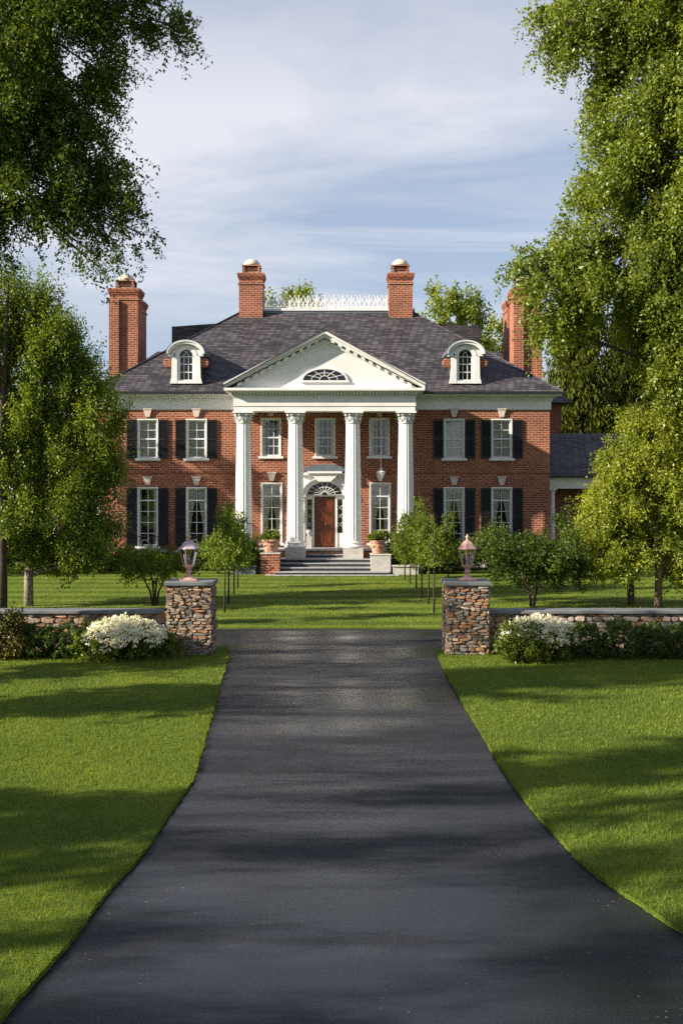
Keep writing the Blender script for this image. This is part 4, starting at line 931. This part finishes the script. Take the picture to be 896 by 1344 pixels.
# ------------------------------------------------------------------ large trees
Y = 24.0
bx0, by0, _ = W(-140, 0, 25); 
tree('overhanging_tree', 'big dark leafed tree whose drooping boughs hang into the top left', 'tree', (-10.6, 25.5, 0),
     [([(-10.6, 25.5, -.1), (-10.5, 25.4, 3), (-10.2, 25.2, 7), (-9.6, 25, 11), (-9.0, 24.8, 14.5)], [.42, .36, .30, .2, .08])],
     [L(-70,60,Y,150,140,110), L(50,45,Y,95,75,90), L(140,12,Y,70,40,60), L(212,8,Y,34,26,35), L(236,38,Y,9,14), L(70,135,Y,76,60,80), L(120,130,Y,34,30), L(100,215,Y,48,34,60),
      L(20,205,Y,70,60,70), L(55,265,Y,50,20), L(140,262,Y,30,20), L(118,305,Y,16,28), L(165,292,Y,16,10), L(85,270,Y,34,18), L(6,275,Y,24,22), L(-25,280,Y,36,30), L(40,265,Y,26,14), L(0,340,Y,6,24), L(158,215,Y,12,10), L(186,308,Y,9,7), L(126,335,Y,9,18), L(100,308,Y,14,14), L(150,60,Y,20,20), L(118,185,Y,30,36), L(128,235,Y,26,24), L(172,312,Y,16,8), L(130,350,Y,8,14), L(140,100,Y,14,16), L(-10,180,Y+2,60,80,90), L(-120,220,Y,70,80,80), L(60,-70,Y,150,80,120)],
     215000, .080, 'leaf_big', seed=5, clump=.36, per=24, length=.42, droop=.75, bias=(.45, -.05, -.25), hollow=.15, gap=.25, twigs=5, branch_r=.045, aspect=.5, hang=True)
Y = 36.5
tree('tall_birch', 'tall spreading light green tree filling the upper right of the view', 'tree', (13.4, 37.5, 0),
     [([(13.4, 37.5, -.1), (13.3, 37.4, 5), (13.0, 37.3, 11), (12.6, 37, 17), (12.4, 37, 22)], [.38, .33, .26, .16, .05])],
     [L(748,25,Y,34,36,60), L(742,62,Y,14,22), L(800,18,Y,52,42,70), L(855,70,Y,60,62,90), L(825,50,Y,40,30), L(805,125,Y,32,26), L(845,165,Y,60,50,90), L(808,205,Y,36,40,60), L(800,260,Y,45,38,60), L(870,250,Y,60,70,100),
      L(772,318,Y,38,34,60), L(715,352,Y,34,18,40), L(690,338,Y,15,11), L(730,395,Y,38,32,50), L(772,368,Y,44,26,60), L(850,345,Y,60,50,90), L(722,425,Y,20,24,30), L(885,405,Y,40,34,80), L(890,440,Y,60,60,90),
      L(930,130,Y,60,110,110), L(945,320,Y,70,100,110), L(880,-20,Y,140,50,110), L(905,500,Y,40,40,60)],
     320000, .108, 'leaf_birch', seed=6, clump=.55, per=26, length=.6, droop=.7, bias=(-.2, -.05, -.2), hollow=.2, gap=.3, twigs=5, branch_r=.1, aspect=.6)
Y = 38.0
tree('light_birch', 'light yellow green birch with its slim trunk nearest the right picture edge', 'tree', (at(863, 37.6), 37.6, 0),
     [([(at(863,37.6), 37.6, -.05), (at(864,37.6), 37.6, 1.2), (at(860,37.6), 37.6, 3), (at(866,37.6), 37.7, 5.5), (at(862,37.6), 37.6, 7.5)], [.14, .12, .10, .06, .02])],
     [L(892,505,Y,34,36,44), L(875,575,Y,55,50,60), L(900,640,Y,52,52,60), L(850,640,Y,36,40,50), L(865,700,Y,42,36,46), L(905,715,Y,35,42,46), L(890,755,Y,26,22,30)],
     74000, .088, 'leaf_light', 'birchbark', 'light birches behind the right wall', seed=7, per=20, clump=.4, length=.45, droop=.4, bias=(-.2, -.1, 0), hollow=.25, gap=.35, twigs=6, branch_r=.05)
tree('light_birch', 'light yellow green birch standing left of its twin, nearer the brick wing', 'tree', (at(828, 38.6), 38.6, 0),
     [([(at(828,38.6), 38.6, -.05), (at(826,38.6), 38.6, 1.1), (at(830,38.6), 38.6, 3), (at(832,38.6), 38.7, 5.5), (at(835,38.6), 38.6, 7)], [.13, .12, .09, .06, .02])],
     [L(878,520,Y,18,26,34), L(856,562,Y,24,30,40), L(812,612,Y,26,28,40), L(778,660,Y,12,9), L(800,665,Y,32,26,40), L(820,650,Y,40,50,50), L(785,700,Y,24,22,30), L(825,712,Y,38,32,40), L(812,738,Y,30,16,30)],
     58000, .088, 'leaf_light', 'birchbark', 'light birches behind the right wall', seed=8, per=20, clump=.36, length=.45, droop=.4, bias=(-.3, -.1, 0), hollow=.25, gap=.35, twigs=6, branch_r=.05)
Y = 38.0
tree('upright_tree', 'dense upright green tree with pale trunk behind the left wall', 'tree', (at(38, 38.2), 38.2, 0),
     [([(at(38,38.2), 38.2, -.05), (at(38,38.2), 38.2, 1), (at(45,38.2), 38.2, 4), (at(60,38.2), 38.2, 8), (at(64,38.2), 38.2, 10)], [.17, .15, .13, .08, .02])],
     [L(58,428,Y,22,36,30), L(47,403,Y,9,14), L(86,442,Y,18,24,28), L(68,470,Y,46,44,50), L(110,480,Y,15,28,24), L(126,515,Y,13,20), L(75,540,Y,58,48,60), L(125,560,Y,28,44,36), L(80,620,Y,62,52,60), L(130,630,Y,25,44,36),
      L(148,560,Y,9,22), L(150,650,Y,10,30), L(70,690,Y,62,44,54), L(120,700,Y,28,34,36), L(88,738,Y,44,22,40), L(115,748,Y,18,14)],
     130000, .088, 'leaf_left', 'palebark', 'upright trees behind the left wall', seed=9, per=22, clump=.36, length=.55, droop=-.9, bias=(.15, 0, .5), hollow=.25, gap=.3, twigs=5, branch_r=.06)
tree('upright_tree', 'tall upright green tree with dark trunk at the left picture edge', 'tree', (at(4, 37.2), 37.2, 0),
     [([(at(4,37.2), 37.2, -.05), (at(4,37.2), 37.2, 1.5), (at(2,37.2), 37.2, 5), (at(8,37.2), 37.2, 9), (at(12,37.2), 37.2, 11)], [.16, .15, .12, .08, .02])],
     [L(16,402,Y,16,30,30), L(10,380,Y,9,14), L(26,442,Y,26,34,36), L(-10,420,Y,40,50,50), L(10,500,Y,46,50,56), L(-20,590,Y,56,70,60), L(15,620,Y,40,50,50), L(0,700,Y,46,44,54), L(-30,500,Y,50,60,50), L(28,735,Y,30,20)],
     92000, .088, 'leaf_left', 'bark', 'upright trees behind the left wall', seed=10, per=22, clump=.36, length=.55, droop=-.9, bias=(.1, 0, .5), hollow=.25, gap=.3, twigs=5, branch_r=.06)
# slim pale stemmed sapling by the dark small tree
x = at(755, 44)
tree('sapling', 'slim white stemmed sapling between the dark small tree and the birches', 'tree', (x, 44, 0), [([(x, 44, 0), (x+.02, 44, 1.4), (x-.03, 44, 2.8)], [.035, .03, .012])],
     [(x, 44, 2.3, .7, .6, .5), (x+.4, 44, 1.7, .5, .5, .4), (x-.3, 44.2, 2.9, .4, .4, .35)], 4500, .085, 'leaf_dark', 'palebark', seed=281, clump=.3, length=.3, hollow=.3, branch_r=.012)
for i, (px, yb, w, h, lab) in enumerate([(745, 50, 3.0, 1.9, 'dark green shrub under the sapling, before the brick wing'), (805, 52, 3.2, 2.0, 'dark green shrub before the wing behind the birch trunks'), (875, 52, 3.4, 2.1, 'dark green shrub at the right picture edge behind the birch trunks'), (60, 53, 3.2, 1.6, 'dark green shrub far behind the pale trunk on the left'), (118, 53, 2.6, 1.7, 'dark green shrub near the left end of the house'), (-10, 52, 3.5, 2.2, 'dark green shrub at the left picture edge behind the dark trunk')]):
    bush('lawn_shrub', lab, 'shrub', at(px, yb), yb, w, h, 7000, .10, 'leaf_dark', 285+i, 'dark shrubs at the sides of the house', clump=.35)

# drooping spruces behind the right wing
def spruce(x, y, h, rad, label, seed, n):
    rng = np.random.default_rng(seed); root = empty('spruce', (x, y, 0), label, 'tree', 'dark spruces behind the wing')
    nb = n//60; P = []; D = []; RN = []
    z = h*(.04+.95*rng.random(nb)**1.15); a = rng.random(nb)*6.283; ln = rad*(1-z/h)**.8*(.75+.4*rng.random(nb))+.25
    t = rng.random((nb, 60)); dx = np.cos(a)[:, None]*ln[:, None]*t; dy = np.sin(a)[:, None]*ln[:, None]*t
    sag = -.32*ln[:, None]*t+.22*ln[:, None]*t**3; hang = -rng.random((nb, 60))**1.5*.95*(t**.4)
    lat = rng.normal(size=(nb, 60))*.16*ln[:, None]*t*.7
    P = np.stack([dx-np.sin(a)[:, None]*lat, dy+np.cos(a)[:, None]*lat, z[:, None]+sag+hang], -1).reshape(-1, 3)
    P = P[P[:, 2] > .3]; D = rng.normal(size=P.shape)*.35; D[:, 2] -= 1
    npmesh('crown', leaf_quads(P, .42, rng, .28, D), 4, 'needle', root, np.clip(rng.random(len(P))*.7+.3*rng.random(), 0, 1))
    MB().tube([(0,0,-.1), (0,0,h*.5), (0,0,h*.97)], [.35, .2, .03], 8).build('trunk', 'bark', root, smooth=True)
spruce(at(762, 84), 84, 21.5, 5.2, 'tallest dark drooping spruce directly behind the wing roof', 301, 52000)
spruce(at(822, 90), 90, 20.5, 5.0, 'dark drooping spruce right of the tallest one', 302, 40000)
spruce(at(882, 86), 86, 18, 5.0, 'dark spruce behind the birches at the right edge', 303, 34000)
def fartree(x, y, h, rad, label, seed, n, mat='leaf_far', cb=.25, group='broadleaf trees behind the house'):
    rnd = random.Random(seed); lobes = []
    for q in range(11):
        t = rnd.random(); a = rnd.random()*6.283; rr = rad*.55*rnd.random()**.5; zz = h*(cb+(.9-cb)*t); k = 1-.5*max(0, t-.5)*2
        lobes.append((x+rr*math.cos(a)*k, y+rr*math.sin(a)*k, zz, rad*.38, rad*.38, h*.13))
    lobes.append((x, y, h*.93, rad*.2, rad*.2, h*.07))
    tree('broadleaf_tree', label, 'tree', (x, y, 0), [([(x, y, -.1), (x, y, h*.3), (x+.2, y, h*.7)], [.3, .25, .08])], lobes, n, .26, mat, group=group, seed=seed, clump=.7, length=.8, droop=-.3, hollow=.3, gap=.3, limbs=False)
fartree(at(395, 96), 96, 20.6, 3.9, 'green treetops showing through the roof balustrade', 311, 30000)
fartree(at(349, 97), 97, 20.2, 2.6, 'small treetop beside the left central chimney', 312, 12000)
fartree(at(610, 92), 92, 19.8, 4.6, 'broad green tree rising above the roof right of the central chimney', 313, 42000)
fartree(at(648, 96), 96, 18.0, 4.0, 'lower green tree beside the right end chimneys', 314, 26000)
fartree(at(572, 94), 94, 17.6, 3.0, 'small treetop nearest the right central chimney', 315, 16000)
for i, (px, yy, h, lab) in enumerate([(35, 80, 10.5, 'dark tree behind the left wing'), (-40, 76, 11.5, 'dark tree beyond the left picture edge'), (95, 84, 9.5, 'low dark tree behind the left end of the house'), (935, 80, 14, 'dark tree beyond the right picture edge'), (970, 64, 10, 'dark tree at the right of the wing')]):
    fartree(at(px, yy), yy, h, 4.2, lab, 320+i, 9000, 'leaf_dark', .15, 'dark trees beside the house')

# far woods closing the horizon: one mass
rng = np.random.default_rng(77); wl = []
for i in range(150):
    x = -260+520*i/149+rng.normal()*2; yy = 190+rng.normal()*10; hh = 11+5*rng.random()
    wl.append((x, yy, hh*.5, 5.0+2*rng.random(), 4, hh*.5))
P, RN, _ = spray_points(wl, 90000, rng, clump=2.0, length=1.8, droop=0, hollow=.5, gap=.3)
k = P[:, 2] > .1; wo_ = npmesh('woods', leaf_quads(P[k], .9, rng), 4, 'leaf_dark', None, RN[k]); tag(wo_, 'distant dark woods along the horizon behind the house', 'woods', None, 'stuff')
# trees standing left of the view: their long shadows band the lawn and drive
SH = [(-20.5, 19.2, 15, .9, .5), (-20, 15.1, 21.5, 1.6, 1.2), (-20, 7.6, 17, 1.15, 1.3), (-20, 5.3, 15, .5, 1.2), (-20, 3.7, 15, .5, 1.2), (-20, 1.7, 16.5, .5, 1.2), (-20, -.6, 17, .45, 1.2),
      (-21, 27.2, 12, .3, .8), (-21, 31.6, 12, .3, .8), (-24.5, 50.0, 14.6, 1.9, .8)]
onum = ['first', 'second', 'third', 'fourth', 'fifth', 'sixth', 'seventh', 'eighth', 'ninth', 'last']
for i, (x, y, h, rad, dn) in enumerate(SH):
    rnd = random.Random(400+i); lobes = []
    for q in range(9):
        t = q/8; zl = .32 if i == 1 else .14; lobes.append((x+rnd.uniform(-.3, .3)*rad, y+rnd.uniform(-.3, .3)*rad, h*(zl+(.94-zl)*t), rad*(.75+.3*math.sin(3.0*t+.4)), rad*(.7+.3*math.sin(3.0*t+.4)), h*.085))
    tree('shade_tree', f'columnar shade tree out of view on the left, {onum[i]} of the row along the lawn', 'tree', (x, y, 0), [([(x, y, -.1), (x, y, h*.4), (x, y, h*.85)], [.2, .16, .05])], lobes, int(12000*dn*max(.5, rad)), .24, 'leaf_big', group='shade trees left of the view', seed=400+i, clump=.5, length=.5, hollow=.1, gap=.2, twigs=2, branch_r=.06)

# ------------------------------------------------------------------ camera, light, sky
cam = bpy.data.cameras.new('camera'); co = bpy.data.objects.new('camera', cam); COL.objects.link(co); sc.camera = co
co.location = (0, 0, H); co.rotation_euler = (R(90), 0, 0)
cam.sensor_fit = 'VERTICAL'; cam.sensor_height = 36; cam.lens = 36*F/1344.0
cam.shift_y = -(1344/2-HY)/1344.0; cam.shift_x = 0
cam.clip_start = .1; cam.clip_end = 4000
AZ = R(250); EL = R(25.5)      # sun direction measured clockwise from +Y
sd = Vector((math.sin(AZ)*math.cos(EL), math.cos(AZ)*math.cos(EL), math.sin(EL)))
sun = bpy.data.lights.new('sun', 'SUN'); sun.energy = 5.0; sun.angle = R(.5); sun.color = (1, .89, .72)
so = bpy.data.objects.new('sun', sun); COL.objects.link(so); so.rotation_euler = sd.to_track_quat('Z', 'Y').to_euler(); so.location = (-30, -20, 40)
w = bpy.data.worlds.new('World'); sc.world = w; w.use_nodes = True; nt = w.node_tree; nt.nodes.clear()
sky = N(nt, 'ShaderNodeTexSky', sky_type='NISHITA', sun_disc=False, sun_elevation=EL, sun_rotation=AZ, altitude=50, air_density=1.0, dust_density=.6, ozone_density=2.2)
tc = N(nt, 'ShaderNodeTexCoord'); sp = N(nt, 'ShaderNodeSeparateXYZ'); nt.links.new(tc.outputs['Generated'], sp.inputs[0])
dv = []
za = N(nt, 'ShaderNodeMath', operation='MAXIMUM'); nt.links.new(sp.outputs[2], za.inputs[0]); za.inputs[1].default_value = 0.0
zb = N(nt, 'ShaderNodeMath', operation='ADD'); nt.links.new(za.outputs[0], zb.inputs[0]); zb.inputs[1].default_value = .12
for i in (0, 1):
    d = N(nt, 'ShaderNodeMath', operation='DIVIDE'); nt.links.new(sp.outputs[i], d.inputs[0]); nt.links.new(zb.outputs[0], d.inputs[1]); dv.append(d)
cb = N(nt, 'ShaderNodeCombineXYZ'); nt.links.new(dv[0].outputs[0], cb.inputs[0]); nt.links.new(dv[1].outputs[0], cb.inputs[1])
mp = N(nt, 'ShaderNodeMapping'); mp.inputs['Scale'].default_value = (.75, 1.25, 1); mp.inputs['Location'].default_value = (3.1, 1.7, 0); mp.inputs['Rotation'].default_value = (0, 0, R(8)); nt.links.new(cb.outputs[0], mp.inputs[0])
c1 = N(nt, 'ShaderNodeTexNoise', i_Scale=.7, i_Detail=9, i_Roughness=.58, i_Distortion=.5); nt.links.new(mp.outputs[0], c1.inputs['Vector'])
mp2 = N(nt, 'ShaderNodeMapping'); mp2.inputs['Scale'].default_value = (.5, 2.6, 1); mp2.inputs['Location'].default_value = (1.3, 4.2, 0); mp2.inputs['Rotation'].default_value = (0, 0, R(6)); nt.links.new(cb.outputs[0], mp2.inputs[0])
c2 = N(nt, 'ShaderNodeTexNoise', i_Scale=1.0, i_Detail=9, i_Roughness=.62, i_Distortion=.9); nt.links.new(mp2.outputs[0], c2.inputs['Vector'])
cr = ramp(nt, [(.42, (0,0,0)), (.60, (.85,.85,.85))]); nt.links.new(c1.outputs[0], cr.inputs[0])
cr2 = ramp(nt, [(.52, (0,0,0)), (.72, (.55,.55,.55))]); nt.links.new(c2.outputs[0], cr2.inputs[0])
band = ramp(nt, [(.08, (.15,.15,.15)), (.22, (1,1,1)), (.31, (1,1,1)), (.42, (.3,.3,.3))]); nt.links.new(sp.outputs[2], band.inputs[0])
mx = N(nt, 'ShaderNodeMath', operation='MAXIMUM'); nt.links.new(cr.outputs[0], mx.inputs[0]); nt.links.new(cr2.outputs[0], mx.inputs[1])
cf = N(nt, 'ShaderNodeMath', operation='MULTIPLY'); nt.links.new(mx.outputs[0], cf.inputs[0]); nt.links.new(band.outputs[0], cf.inputs[1])
hz = ramp(nt, [(0, (.62,.62,.62)), (.5, (.40,.40,.40))]); nt.links.new(sp.outputs[2], hz.inputs[0])
s1 = mixc(nt, hz.outputs[0], sky.outputs[0], (4.4, 4.95, 6.3)); s2 = mixc(nt, cf.outputs[0], s1, (6.9, 6.95, 7.4))
bg = N(nt, 'ShaderNodeBackground', i_Strength=.056); nt.links.new(s2, bg.inputs[0]); wo = N(nt, 'ShaderNodeOutputWorld'); nt.links.new(bg.outputs[0], wo.inputs[0])
vs = sc.view_settings; vs.view_transform = 'Standard'; vs.look = 'None'; vs.exposure = 1.2; vs.gamma = 1; vs.use_curve_mapping = False
sc.render.engine = 'CYCLES'; cy = sc.cycles; cy.use_denoising = False; cy.adaptive_threshold = .006; cy.max_bounces = 5; cy.diffuse_bounces = 3; cy.glossy_bounces = 2; cy.transmission_bounces = 3; cy.transparent_max_bounces = 8; cy.sample_clamp_indirect = 4; cy.caustics_reflective = False; cy.caustics_refractive = False
